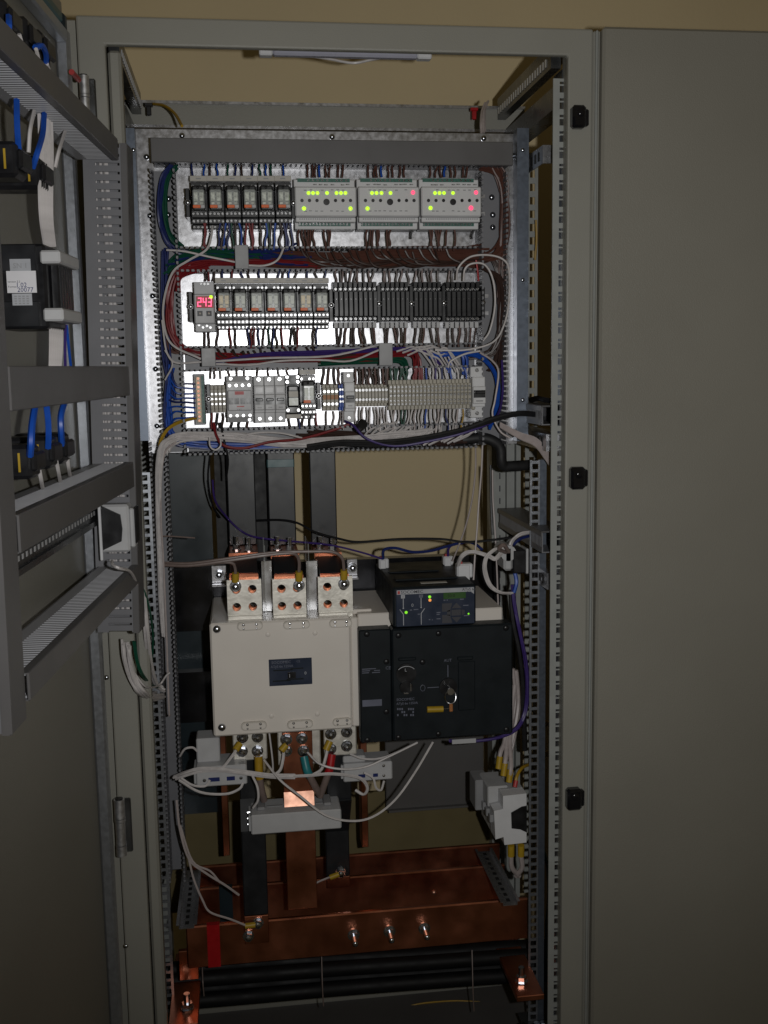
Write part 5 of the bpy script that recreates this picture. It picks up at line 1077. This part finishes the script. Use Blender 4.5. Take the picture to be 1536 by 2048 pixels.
# ================================================================== lower terminals, drops and current transformers
for x0, y0, x1, y1, bl, lb in ((466, 1464, 534, 1521, ((485, 1477), (515, 1476), (484, 1505), (515, 1504)), 'left'), (648, 1457, 713, 1511, ((662, 1470), (694, 1466), (662, 1500), (694, 1494)), 'right')):
    c = rect(x0, y0, x1, y1, .112); m = M(); m.box(c[0], c[1], .112, .120, c[2], zBm - .002, .002); tp = part('terminal_plate', m, 'tin', ats)
    for q in bl: m = M(); bolt_on(m, P(q[0], q[1], .105), .0082, .1118); part('terminal_bolt', m, 'bolt', tp)
c = rect(556, 1464, 641, 1530, .112); m = M(); m.box(c[0], c[1], .112, .120, c[2], zBm - .002, .002); part('terminal_plate', m, 'tin', ats)
YB = .100
t = thing('copper_dropper', 'bare copper bar dropping from the switch through the centre transformer', 'busbar', (P(598, 1700, YB).x, YB, pz(600, 1815, .088)))
c = rect(566, 1470, 626, 1583, YB); xm0 = c[0]; xm1 = c[1]; zk = c[2]
m = M(); m.box(c[0], c[1], YB, .1105, c[2], zBm - .003, .001); part('upper_bar', m, 'copper', t)
zk2 = pz(596, 1640, .085); m = M(); dz = zk - zk2; vs = [(xm0, YB, zk), (xm1, YB, zk), (xm1, YB - dz * .50, zk2), (xm0, YB - dz * .50, zk2), (xm0, .1105, zk), (xm1, .1105, zk), (xm1, .1105 - dz * .50, zk2), (xm0, .1105 - dz * .50, zk2)]
m.add(vs, [(0, 3, 2, 1), (4, 5, 6, 7), (0, 1, 5, 4), (1, 2, 6, 5), (2, 3, 7, 6), (3, 0, 4, 7)]); part('bent_bar', m, 'copper_bright', t)  # lighter copper puts the flash glint into the bend's colour
yb2 = YB - dz * .50; zl2 = pz(600, 1818, yb2); m = M(); m.box(xm0, xm1, yb2, yb2 + .0105, zl2, zk2 - .0005, .001); part('lower_bar', m, 'copper', t)
for q in ((573, 1480), (604, 1478), (573, 1503), (607, 1503)): m = M(); bolt_on(m, P(q[0], q[1], .095), .0082, YB - .0002); part('bar_bolt', m, 'bolt', t)
for k, (x0, x1, y1, nm_) in enumerate(((484, 533, 1828, 'left'), (650, 697, 1748, 'right'))):
    yy = .128 if k == 0 else .20
    c = rect(x0, 1600, x1, y1, yy if k else .095); t = thing('insulated_dropper', '%s black sleeved bar dropping from switch to copper busbars' % nm_, 'busbar', ((c[0] + c[1]) / 2, .12, c[2]), 'lower black busbars')
    xa_, xb_ = c[0], c[1]
    m = M(); m.box(xa_, xb_, .121, .131, pz(x0, 1600, .121), pz(x0, 1500, .121), .002); m2 = M()
    if k == 0:
        quadbox(m, ((xa_ + xb_) / 2, .126, pz(508, 1600, .121)), ((xa_ + xb_) / 2, .094, pz(508, 1660, .1)), xb_ - xa_, .010); m.box(xa_, xb_, .089, .099, c[2], pz(508, 1658, .1), .002)
        m2.box(xa_, xb_, .0885, .0985, pz(508, 1887, .09), c[2] - .0005, .001)
    else:
        quadbox(m, ((xa_ + xb_) / 2, .126, pz(672, 1600, .121)), ((xa_ + xb_) / 2, .193, pz(672, 1660, .19)), xb_ - xa_, .010); m.box(xa_, xb_, .188, .198, c[2], pz(672, 1658, .19), .002)
        m2.box(xa_, xb_, .188, .1985, pz(672, 1775, .19), c[2] - .0005, .001)
    part('sleeved_bar', m, 'heatshrink', t); part('copper_end', m2, 'copper', t)
    for q in (((497, 1876), (516, 1850)) if k == 0 else ((682, 1748),)):
        m = M(); bolt_on(m, P(q[0], q[1], .08 if k == 0 else .18), .0080, .0883 if k == 0 else .1878); part('end_bolt', m, 'bolt', t)
for x, y0, y1, yy, lb in ((451, 1560, 1712, .22, 'left'), (730, 1555, 1695, .22, 'right')):
    c = rect(x - 7, y0, x + 6, y1, yy); m = M(); m.box(c[0], c[1], yy, yy + .04, c[2], pz(x, 1470, yy), .001); solo('copper_riser', m, 'copper', 'narrow copper bar edge behind the %s small transformer' % lb, 'busbar')
# transformers
def ct(x0, y0, x1, y1, yf, dep, label, loc_tall=None):
    c = rect(x0, y0, x1, y1, yf); t = thing('current_transformer', label, 'transformer', ((c[0] + c[1]) / 2, yf + dep / 2, c[2]), 'current transformers')
    m = M(); m.box(c[0], c[1], yf, yf + dep, c[2], c[3], .002); m.box(c[0] - .004, c[0], yf + .006, yf + dep - .01, c[2] + .004, c[3] - .004, .001); bd = part('case', m, 'lgrey', t); return c, t, bd
c, t, bd = ct(502, 1625, 683, 1664, .064, .066, 'wide grey transformer around the bare copper bar')
for u0, u1 in ((c[0] + .028, xm0 - .003), (xm1 + .003, c[1] - .028)): m = M(); m.box(u0, u1, .095, .100, c[3] + .0002, c[3] + .001); part('top_label', m, 'mgrey', t)
for x in (c[0] + .018, c[1] - .022): m = M(); m.box(x - .007, x + .007, .080, .120, c[3], c[3] + .006, .002); part('clamp_foot', m, 'mgrey', t)
for zz in (.25, .55, .85): m = M(); m.cyl((c[0] - .006, .09, c[2] + (c[3] - c[2]) * zz), (c[0] - .001, .09, c[2] + (c[3] - c[2]) * zz), .0025, 8); part('side_screw', m, 'chrome', t)
c, t, bd = ct(392, 1532, 494, 1572, .085, .060, 'small grey transformer hanging at the left of the switch')
m = M(); q_ = rect(393, 1477, 440, 1532, .105); m.box(q_[0], q_[1], .105, .150, c[3], q_[3], .002); part('tower', m, 'lgrey', t)
for u0, u1, mt_ in ((.24, .46, 'wire_navy'), (.60, .76, 'wire_navy')): m = M(); m.box(c[0] + (c[1] - c[0]) * u0, c[0] + (c[1] - c[0]) * u1, .0843, .086, c[2] + .009, c[2] + .016); part('rating_print', m, mt_, t)
for u in (.16, .88): m = M(); m.dome((c[0] + (c[1] - c[0]) * u, .0848, c[2] + .012), (0, -1, 0), .0032, .002); part('case_screw', m, 'bolt', t)
c, t, bd = ct(687, 1526, 785, 1562, .11, .055, 'small grey transformer hanging right below the switch corner')
m = M(); m.box(c[0], c[0] + .04, .115, .15, c[3], c[3] + .012, .002); part('tower', m, 'lgrey', t)
for u0, u1, mt_ in ((.30, .44, 'wire_navy'), (.60, .70, 'wire_navy')): m = M(); m.box(c[0] + (c[1] - c[0]) * u0, c[0] + (c[1] - c[0]) * u1, .1093, .111, c[2] + .007, c[2] + .013); part('rating_print', m, mt_, t)
for v in (.25, .8): m = M(); m.dome((c[0] + (c[1] - c[0]) * .82, .1098, c[2] + (c[3] - c[2]) * v), (0, -1, 0), .0030, .002); part('case_screw', m, 'chrome', t)
# ================================================================== copper busbars at the bottom
def hbar(x0, y0, x1, y1, yy, label, th=.010):
    c = rect(x0, y0, x1, y1, yy); m = M(); m.box(c[0], c[1], yy, yy + th, c[2], c[3], .0022); t = thing('copper_busbar', label, 'busbar', ((c[0] + c[1]) / 2, yy, c[2]), 'level copper busbars'); part('bar', m, 'copper', t); return c, t
c, t = hbar(372, 1826, 1056, 1908, .099, 'lowest and nearest level copper busbar with red tape')
a = P(427, 1875, .099); m = M(); m.box(a.x - .011, a.x + .011, .0986, .1095, c[2] - .0004, c[3] + .0004); part('red_tape', m, 'wire_redtape', t)
for px, py in ((708, 1874), (780, 1867), (850, 1861)):
    p = P(px, py, .09); m = M(); m.cyl((p.x, .0988, p.z), (p.x, .0965, p.z), .011, 14); m.cyl((p.x, .0965, p.z), (p.x, .089, p.z), .0085, 6); m.cyl((p.x, .089, p.z), (p.x, .066, p.z), .0052, 10); m.dome((p.x, .066, p.z), (0, -1, 0), .0052, .003); part('stud_bolt', m, 'bolt', t, smooth=True)
c, t = hbar(380, 1755, 1010, 1842, .199, 'middle level copper busbar behind the black dropper')
a = P(452, 1800, .199); m = M(); m.box(a.x - .012, a.x + .012, .1985, .2095, c[2] - .0004, c[3] + .0004); part('dark_tape', m, 'teal_dark', t)
p = P(868, 1785, .199); m = M(); m.dome((p.x, .1988, p.z), (0, -1, 0), .005, .004); part('rivet', m, 'copper_bright', t, smooth=True)
c, t = hbar(380, 1712, 1000, 1778, .285, 'rearmost and highest level copper busbar')
for sx_, lb in ((1, 'copper bar lying fore and aft at the lower right'), (-1, 'copper bar lying fore and aft at the lower left')):
    e = P(1034, 1994, .03) if sx_ > 0 else P(396, 2046, .03)
    t = thing('copper_branch', lb, 'busbar', (e.x + sx_ * .022, .14, e.z - .01)); m = M(); m.box(e.x, e.x + sx_ * .050, .03, .255, e.z - .010, e.z, .001); part('bar', m, 'copper', t)
    for yy in (.075,):
        x = e.x + sx_ * .020; m = M(); m.cyl((x, yy, e.z), (x, yy, e.z + .002), .012, 14); m.cyl((x, yy, e.z + .002), (x, yy, e.z + .011), .0095, 6); m.cyl((x, yy, e.z + .011), (x, yy, e.z + .028), .0055, 10); part('branch_bolt', m, 'bolt', t)
    if sx_ < 0: m = M(); m.box(e.x, e.x + sx_ * .034, .112, .122, e.z + .03, e.z + .085, .001); part('riser', m, 'copper', t)
# black cables and ties at the very bottom
for k, (ya, yb, yc, yy, r) in enumerate(((1935, 1918, 1905, .20, .015), (1958, 1938, 1922, .17, .014), (1978, 1958, 1942, .19, .014), (2000, 1978, 1960, .16, .014), (1945, 1925, 1915, .26, .018))):
    wire([(330, ya + 6, yy), (480, ya - 6, yy), (660, yb, yy), (840, yc + 4, yy), (1010, yc - 8, yy), (1110, yc - 12, yy)], r, 'black', ('topmost', 'second', 'third', 'lowest', 'rearmost')[k] + ' thick black power cable across the cabinet foot', 'thick black cables at the foot', 'power_cable', 'cable', 12, 6).data.materials[0] = MATS['cable_black']
for px, y0, y1, lb in ((643, 1908, 2012, 'thin pale cable tie round the black cables at centre'), (944, 1900, 2022, 'thin pale cable tie round the black cables at right'), (404, 1925, 1992, 'thin pale cable tie round the black cables at left')):
    wire([(px, y0, .165), (px + 1, (y0 * 2 + y1) / 3, .150), (px + 2, (y0 + y1 * 2) / 3, .138), (px + 4, y1, .14)], .0012, 'greybrown', lb, 'cable ties', 'cable_tie', 'cable tie')
wire([(760, 2045, .30), (820, 2012, .30), (900, 2002, .30), (960, 2004, .29)], .0018, 'yellow', 'thin yellow wire lying on the base rail')
# ================================================================== white breaker block at the lower right
yb_ = .075; prof = [(1006, 1592), (1053, 1587), (1053, 1685), (1009, 1690), (1007, 1674), (991, 1679), (988, 1622), (1006, 1618)]
t = thing('side_breaker', 'white breaker block with black recess beside the right rack post', 'breaker', (P(1020, 1690, yb_).x, .13, pz(1020, 1690, yb_)))
poly = [(P(x, y, yb_).x, P(x, y, yb_).z) for x, y in prof]
for k in range(4):
    dz_ = 0
    m = M(); m.prism(poly, yb_ + k * .0275, yb_ + k * .0275 + .0262); po = part('pole', m, 'white' if k == 0 else 'lgrey', t)
    xs_ = min(q[0] for q in poly); zs_ = (min(q[1] for q in poly) + max(q[1] for q in poly)) / 2
    m = M(); m.box(xs_ - .006, xs_ + .001, yb_ + k * .0275 + .006, yb_ + k * .0275 + .018, zs_ - .006, zs_ + .008, .001); part('toggle', m, 'mgrey', po)
m = M(); m.prism([(P(x, y, yb_).x, P(x, y, yb_).z) for x, y in ((1022, 1625), (1043, 1613), (1053, 1611), (1053, 1664), (1040, 1658), (1023, 1656))], yb_ - .002, yb_ + .001); part('side_recess', m, 'black', t)
m = M(); q_ = rect(968, 1560, 1008, 1600, .14); m.box(q_[0], q_[1], .11, .18, q_[2], q_[3], .002); part('terminal_hood', m, 'lgrey', t)
m = M(); q_ = rect(946, 1552, 975, 1612, .17); m.box(q_[0], q_[1], .15, .20, q_[2], q_[3], .002); part('terminal_hood', m, 'mgrey', t)
def sleeved(pts, r, c, label, group, end=0, sc='sleeve', L=.02):
    t = thing('sleeved_cable', label, 'cable', P(*pts[0]), group); m = M(); w3 = [P(*q) for q in pts]; m.tube(w3, r, 8, 6); part('cable', m, 'wire_' + c, t, smooth=True)
    a_, b_ = (w3[0], w3[1]) if end == 0 else (w3[-1], w3[-2]); d = (b_ - a_).normalized(); m = M(); m.cyl(a_ - d * .002, a_ + d * L, r * 1.35, 10); part('sleeve', m, sc, t, smooth=True)
for k, (x, y, xt) in enumerate(((997, 1535, 1006), (1007, 1549, 1010), (1018, 1562, 1016))):
    sleeved([(x, y, .11 - k * .01), (x + 4, y - 30, .115 - k * .01), (xt + 4, 1480, .13), (xt + 8, 1420, .15), (xt + 14, 1370, .16)], .0042, 'pink', ('left', 'middle', 'right')[k] + ' pale cable with yellow sleeve on top of white breaker', 'pale cables above the white breaker')
sleeved([(1030, 1572, .09), (1034, 1552, .095), (1044, 1536, .11), (1060, 1528, .14)], .0030, 'yellow', 'green-yellow earth wire with red sleeve above white breaker', None, 0, 'redlogo', .010)
for k, (x, lb) in enumerate(((1022, 'left'), (1042, 'right'))):
    sleeved([(x, 1692, .085), (x, 1712, .088), (x + 2, 1735, .095), (x + 10 - 26 * k + 6, 1752, .11)], .0046, 'pink', lb + ' pale cable with yellow sleeve below the white breaker', 'pale cables below the white breaker')
# grey plug block at mid right
t = thing('plug_block', 'grey and black plug block beside the right rack post', 'plug', (P(1025, 1145, .10).x, .12, pz(1025, 1145, .10)))
m = M(); q_ = rect(1008, 1093, 1026, 1142, .10); m.box(q_[0], q_[1], .10, .15, q_[2], q_[3], .004); m.cyl(((q_[0] + q_[1]) / 2, .10, q_[3] - .012), ((q_[0] + q_[1]) / 2, .15, q_[3] - .012), .014, 14); part('plug_shell', m, 'lgrey', t)
m = M(); q_ = rect(1026, 1100, 1052, 1147, .10); m.box(q_[0], q_[1], .099, .15, q_[2], q_[3], .002); part('plug_core', m, 'black', t)
m = M(); q_ = rect(1053, 1098, 1058, 1148, .10); m.box(q_[0], q_[1], .102, .14, q_[2], q_[3], .001); part('plug_flange', m, 'lgrey', t)
# ================================================================== loose wiring in the lower half
def loom(label, colour, path, n, r, j=3, jy=.004, tie=None):
    m = M()
    for k in range(n):
        ox, oy = jit(j), jit(j); m.tube([P(x + ox + jit(j * .25), y + oy + jit(j * .25), Y + jit(jy)) for x, y, Y in path], r, 6, 6)
    return solo('cable_loom', m, 'wire_' + colour, label, 'cables', None, 'stuff', True)
loom('white cable loom falling from lowest duct beside the left rack post', 'white', [(350, 878, .11), (328, 890, .10), (319, 925, .10), (317, 980, .10), (318, 1060, .105), (321, 1130, .11), (324, 1200, .115), (328, 1270, .12)], 11, .0019, 4.5)
wire([(352, 884, .105), (330, 905, .098), (322, 960, .098), (322, 1040, .10), (326, 1110, .105), (330, 1200, .105), (334, 1300, .108), (338, 1420, .11), (340, 1430, .12)], .0017, 'pink', 'single pale wire running down along the left open duct')
loom('white wires leaving the upright door duct into the cabinet', 'white', [(252, 1284, -.05), (256, 1320, -.045), (266, 1356, -.035), (282, 1380, -.02), (300, 1392, .05), (322, 1390, .125)], 13, .0020, 8, .008)
loom('green and blue wires leaving the upright door duct', 'green', [(268, 1284, -.05), (275, 1325, -.04), (286, 1352, -.02), (302, 1370, .06), (318, 1378, .12)], 2, .0018, 2, .002)
loom('white wires arching from the door socket down to the left duct', 'white', [(266, 1150, -.03), (283, 1175, -.02), (290, 1220, -.01), (294, 1270, 0), (300, 1330, .05), (312, 1368, .11), (326, 1378, .13)], 10, .0019, 5, .006)
wire([(276, 1150, -.03), (297, 1210, -.005), (306, 1270, .05), (304, 1330, .09), (310, 1365, .11)], .0018, 'green', 'green wire bowed beside the white wires at left')
wire([(268, 1345, -.03), (292, 1374, -.012), (318, 1370, .09), (332, 1352, .095), (340, 1345, .095)], .0016, 'white', 'white tie wire curling round the left loom')
wire([(322, 1072, .11), (350, 1073, .115), (390, 1076, .12)], .0012, 'greybrown', 'short grey wire end sticking out of left duct')
# sense leads to the upper terminals
def lead(pts, r, c, label, sleeve_at):
    t = thing('sense_lead', label, 'lead', P(*pts[-1]), 'sense leads on the upper terminals'); m = M(); m.tube([P(*q) for q in pts], r, 7, 6); part('lead', m, 'wire_' + c, t, smooth=True)
    a_ = P(*sleeve_at[0]); b_ = P(*sleeve_at[1]); m = M(); m.cyl(a_, b_, .0062, 12); part('sleeve', m, 'sleeve', t, smooth=True)
lead([(326, 1128, .11), (360, 1131, .10), (400, 1130, .095), (440, 1125, .095), (464, 1126, .098), (470, 1136, .10), (471, 1150, .10)], .0026, 'greybrown', 'grey-brown lead to the left upper terminal plate', ((471, 1146, .101), (471, 1163, .104)))
lead([(326, 1130, .108), (380, 1131, .096), (450, 1122, .09), (520, 1112, .09), (565, 1107, .092), (590, 1108, .094), (598, 1122, .098), (598, 1146, .10)], .0028, 'greybrown', 'grey-brown lead to the middle upper terminal plate', ((598, 1143, .101), (598, 1161, .104)))
lead([(326, 1126, .112), (380, 1127, .10), (450, 1118, .094), (540, 1106, .094), (620, 1103, .095), (665, 1104, .096), (684, 1116, .098), (688, 1140, .10)], .0027, 'greybrown', 'grey-brown lead to the right upper terminal plate', ((688, 1140, .101), (688, 1158, .104)))
for pts, c, r, lb in (
    ([(515, 1041, .30), (560, 1040, .26), (595, 1046, .24), (630, 1064, .22), (680, 1078, .20), (720, 1084, .19), (800, 1078, .19), (880, 1078, .18), (930, 1084, .17), (985, 1080, .16), (1040, 1072, .16)], 'black', .0022, 'thin black wire sagging across above the control module'),
    ([(425, 960, .20), (430, 1000, .22), (450, 1030, .26), (480, 1060, .28), (515, 1075, .26), (600, 1084, .24), (660, 1090, .22), (720, 1104, .22), (766, 1118, .22)], 'violet', .0019, 'thin violet wire slanting to the left white plug'),
    ([(766, 1118, .22), (768, 1100, .215), (790, 1096, .21), (825, 1104, .205), (860, 1102, .205), (890, 1094, .20), (930, 1084, .20), (950, 1088, .19), (965, 1100, .18)], 'navy', .0028, 'blue cable humping between the two rear white plugs'),
    ([(896, 1112, .22), (897, 1098, .215), (905, 1090, .21), (925, 1086, .20)], 'violet', .0022, 'short violet wire rising from the right white plug'),
    ([(951, 890, .15), (951, 940, .16), (944, 1000, .17), (932, 1050, .18), (918, 1090, .19), (905, 1122, .20)], 'pink', .0016, 'left pale wire hanging in front of the beige wall'),
    ([(965, 890, .15), (963, 940, .15), (958, 1000, .15), (954, 1060, .145), (950, 1110, .14), (947, 1160, .13)], 'pink', .0017, 'right pale wire hanging in front of the beige wall'),
    ([(985, 940, .17), (986, 1000, .17), (990, 1060, .165), (993, 1120, .16), (996, 1200, .155), (1000, 1300, .15)], 'pink', .0016, 'pale wire hanging down at the right rear post'),
    ([(981, 930, .18), (982, 1000, .18), (985, 1070, .175)], 'black', .0022, 'black wire hanging down at the right rear post'),
    ([(420, 905, .2), (416, 960, .22), (425, 1010, .26), (440, 1035, .30)], 'black', .0018, 'thin black wire hanging before the dark insulating sheet'),
    ([(307, 208, .34), (330, 212, .30), (350, 228, .26), (364, 252, .20)], 'yellow', .0026, 'yellow wire arching at the upper left inside the cabinet'),
    ([(1072, 440, .35), (1073, 480, .35), (1070, 520, .35)], 'yellow', .0022, 'thin yellow wire behind the right channel post')):
    wire(pts, r, c, lb)
loom('pale wires rising from the mounting plate at the upper right', 'pink', [(966, 266, .19), (965, 245, .20), (967, 222, .22), (974, 205, .24)], 5, .0020, 4, .004)
for px, py, c, lb in ((297, 208, 'black', 'small black stub under the rear rail at left'), (949, 217, 'redtape', 'small dark red stub under the rear rail at right')):
    p = P(px, py, .33); m = M(); m.box(p.x - .004, p.x + .004, .33, .338, p.z - .019, p.z, .001); m.box(p.x - .007, p.x + .007, .329, .339, p.z - .004, p.z + .002, .001); solo('edge_clip', m, 'wire_' + c, lb, 'clip')
# loops around the plug block
loom('white cables curving from plug block to the control module plug', 'white', [(1010, 1098, .10), (992, 1118, .09), (975, 1112, .09), (945, 1104, .09), (926, 1112, .095), (917, 1130, .11)], 4, .0020, 3, .003)
loom('white cable loop hanging under the plug block', 'white', [(1000, 1095, .09), (988, 1100, .085), (972, 1115, .085), (970, 1140, .085), (980, 1170, .085), (1000, 1184, .09), (1024, 1186, .10)], 4, .0019, 3, .003)
loom('white and blue cables rising behind the plug block', 'white', [(1015, 1098, .11), (1022, 1080, .115), (1038, 1068, .12), (1060, 1064, .13)], 4, .0022, 4, .004)
wire([(1012, 1105, .10), (998, 1098, .085), (1008, 1090, .08), (1018, 1104, .09)], .0034, 'greybrown', 'brownish loop tied at the plug block')
wire([(1026, 1090, .115), (1040, 1078, .12), (1058, 1072, .13)], .0028, 'navy', 'dark blue cable behind the plug block')
wire([(1030, 1146, .105), (1033, 1165, .10), (1028, 1185, .10)], .0034, 'blue', 'bright blue cable under the plug block')
loom('violet cable loom running down beside the black unit', 'violet', [(1026, 1170, .11), (1030, 1210, .11), (1040, 1260, .11), (1052, 1320, .115), (1056, 1380, .12), (1050, 1430, .12), (1030, 1462, .11), (990, 1478, .10), (930, 1484, .10), (900, 1482, .105)], 4, .0023, 3, .003)
wire([(1022, 1180, .13), (1026, 1240, .13), (1038, 1300, .13), (1046, 1370, .135), (1048, 1440, .14), (1050, 1500, .15)], .0048, 'black', 'black cable running down beside the violet loom')
m = M(); q_ = rect(904, 1478, 952, 1487, .095); m.box(q_[0], q_[1], .094, .096, q_[2], q_[3], .0006); solo('cable_marker', m, 'lgrey', 'pale marker strip under the black switch unit', 'marker')
loom('pale cables behind the right edge of the black unit', 'pink', [(1030, 1340, .16), (1034, 1400, .16), (1026, 1460, .15), (1014, 1520, .14)], 3, .0038, 4, .004)
# lower white harness
loom('thick white loom from left duct along the lower terminals', 'white', [(350, 1556, .10), (370, 1548, .085), (400, 1540, .078), (440, 1540, .075), (490, 1546, .072), (540, 1552, .072), (590, 1553, .072)], 7, .0023, 4, .004)
loom('white loom continuing right below the lower terminals', 'white', [(560, 1553, .072), (620, 1550, .072), (660, 1547, .075), (700, 1550, .08), (725, 1558, .085), (736, 1575, .09), (728, 1588, .095), (712, 1580, .10)], 3, .0020, 2, .003)
for pts, r, lb in (([(405, 1540, .078), (440, 1538, .078), (462, 1515, .08), (478, 1492, .095)], .0027, 'white wire rising to the left lower terminal'), ([(545, 1552, .072), (560, 1540, .078), (566, 1518, .085), (568, 1494, .092)], .0027, 'white wire rising to the middle lower terminal'), ([(625, 1550, .072), (643, 1538, .08), (652, 1512, .09), (656, 1488, .098)], .0027, 'white wire rising to the right lower terminal'),
                   ([(538, 1462, .15), (545, 1520, .13), (546, 1548, .11)], .0016, 'thin white wire beside the middle lower terminal'), ([(637, 1462, .15), (640, 1520, .13), (640, 1548, .11)], .0016, 'thin white wire between middle and right lower terminals'),
                   ([(528, 1520, .09), (560, 1560, .055), (600, 1592, .050), (650, 1630, .045), (700, 1642, .045), (745, 1634, .05), (790, 1600, .06), (830, 1545, .07), (866, 1484, .085)], .0020, 'long white wire sagging past the wide transformer'),
                   ([(615, 1505, .09), (640, 1528, .07), (680, 1538, .065), (730, 1534, .07), (780, 1512, .075), (835, 1485, .085)], .0019, 'white wire from middle terminal to under the black unit'), ([(700, 1508, .095), (730, 1518, .085), (770, 1514, .08), (830, 1488, .085)], .0018, 'white wire from right terminal to under the black unit'),
                   ([(362, 1556, .085), (385, 1570, .08), (410, 1572, .08), (420, 1560, .082)], .0021, 'white wire hooking under the left small transformer'), ([(358, 1560, .085), (400, 1584, .075), (450, 1588, .075), (478, 1578, .08), (486, 1566, .084)], .0023, 'longer white wire looping under the left small transformer'),
                   ([(360, 1512, .11), (370, 1498, .10), (385, 1495, .10), (394, 1502, .104)], .0020, 'white wire arching left of the grey tower'), ([(505, 1552, .07), (515, 1575, .06), (516, 1600, .06), (506, 1616, .065)], .0021, 'white wire dropping to the wide transformer'),
                   ([(728, 1545, .095), (746, 1556, .09), (752, 1575, .09), (762, 1580, .095), (768, 1562, .105)], .0021, 'white loop under the right small transformer'),
                   ([(353, 1600, .10), (360, 1660, .09), (378, 1718, .085), (410, 1745, .085), (450, 1770, .085), (478, 1790, .09)], .0021, 'upper pale wire from left duct to the black dropper'), ([(360, 1650, .092), (385, 1722, .083), (420, 1742, .083), (440, 1765, .085)], .0018, 'pale wire merging beside the left duct low down'),
                   ([(378, 1720, .085), (388, 1760, .08), (405, 1800, .078), (420, 1824, .078), (460, 1838, .078), (490, 1850, .08)], .0019, 'lower pale wire ending at the bolted copper end'), ([(625, 1770, .16), (640, 1762, .165), (660, 1754, .17)], .0018, 'short pale wire to the right dropper bolt')):
    wire(pts, r, 'white' if 'pale' not in lb else 'pink', lb)
for a0, a1, lb in (((471, 1500, .088), (480, 1487, .095), 'left'), ((562, 1502, .088), (572, 1490, .093), 'middle'), ((652, 1500, .094), (660, 1482, .098), 'right')):
    m = M(); m.cyl(P(*a0), P(*a1), .0062, 10); solo('yellow_sleeve', m, 'sleeve', 'yellow sleeve at the %s lower terminal bolts' % lb, 'sleeve', 'yellow sleeves on the lower terminals', smooth=True)
for a0, a1, lb in (((490, 1852, .082), (512, 1849, .082), 'yellow sleeve at the bolted copper end low left'), ((660, 1755, .17), (678, 1748, .17), 'yellow sleeve at the right dropper bolt')):
    m = M(); m.cyl(P(*a0), P(*a1), .0050, 10); solo('yellow_sleeve', m, 'sleeve', lb, 'sleeve', smooth=True)
for pts, c, lb in (([(517, 1512, .09), (518, 1545, .088), (523, 1580, .088), (528, 1600, .10)], 'yellow', 'thick cable with yellow sleeve under the left lower terminal'), ([(608, 1513, .088), (614, 1540, .08), (630, 1572, .085), (640, 1590, .10)], 'cyan', 'thick cable with green sleeve beside the copper bar'), ([(664, 1508, .095), (660, 1535, .09), (650, 1565, .09), (640, 1592, .10)], 'redtape', 'thick cable with red sleeve under the right lower terminal')):
    t = thing('phase_cable', lb, 'cable', P(*pts[-1]), 'thick phase cables'); w3 = [P(*q) for q in pts]; m = M(); m.tube(w3, .0062, 10, 6); part('cable', m, 'wire_greybrown', t, smooth=True); m = M(); m.tube(w3[:3][:2] + [w3[1].lerp(w3[2], .35)], .0072, 10, 6); part('phase_sleeve', m, 'wire_' + c, t, smooth=True)
# things glimpsed between right rack post and strip
for y0, y1, c in ((1440, 1450, 'sleeve'), (1500, 1512, 'sleeve')):
    q_ = rect(1088, y0, 1108, y1, .16); m = M(); m.cyl((q_[0], .16, (q_[2] + q_[3]) / 2), (q_[1], .15, (q_[2] + q_[3]) / 2), .006, 10); solo('yellow_sleeve', m, c, '%s yellow sleeve glimpsed right of the rack post' % ('upper' if y0 == 1440 else 'lower'), 'sleeve', smooth=True)
wire([(1086, 1700, .16), (1098, 1740, .15), (1098, 1800, .15), (1094, 1860, .15), (1096, 1960, .15)], .0040, 'green', 'green cable behind the right perforated strip low down')
wire([(1086, 1700, .18), (1092, 1725, .17), (1097, 1760, .16)], .0030, 'pink', 'pale cable beside the green cable low right')
wire([(296, 1800, .06), (298, 1770, .06), (306, 1750, .08), (314, 1740, .10)], .0034, 'yellow', 'yellow cable glimpsed behind the left post low down')
wire([(1062, 800, .2), (1075, 797, .15), (1090, 800, .1), (1112, 803, .08)], .0050, 'black', 'black cable lying on the upper right duct')
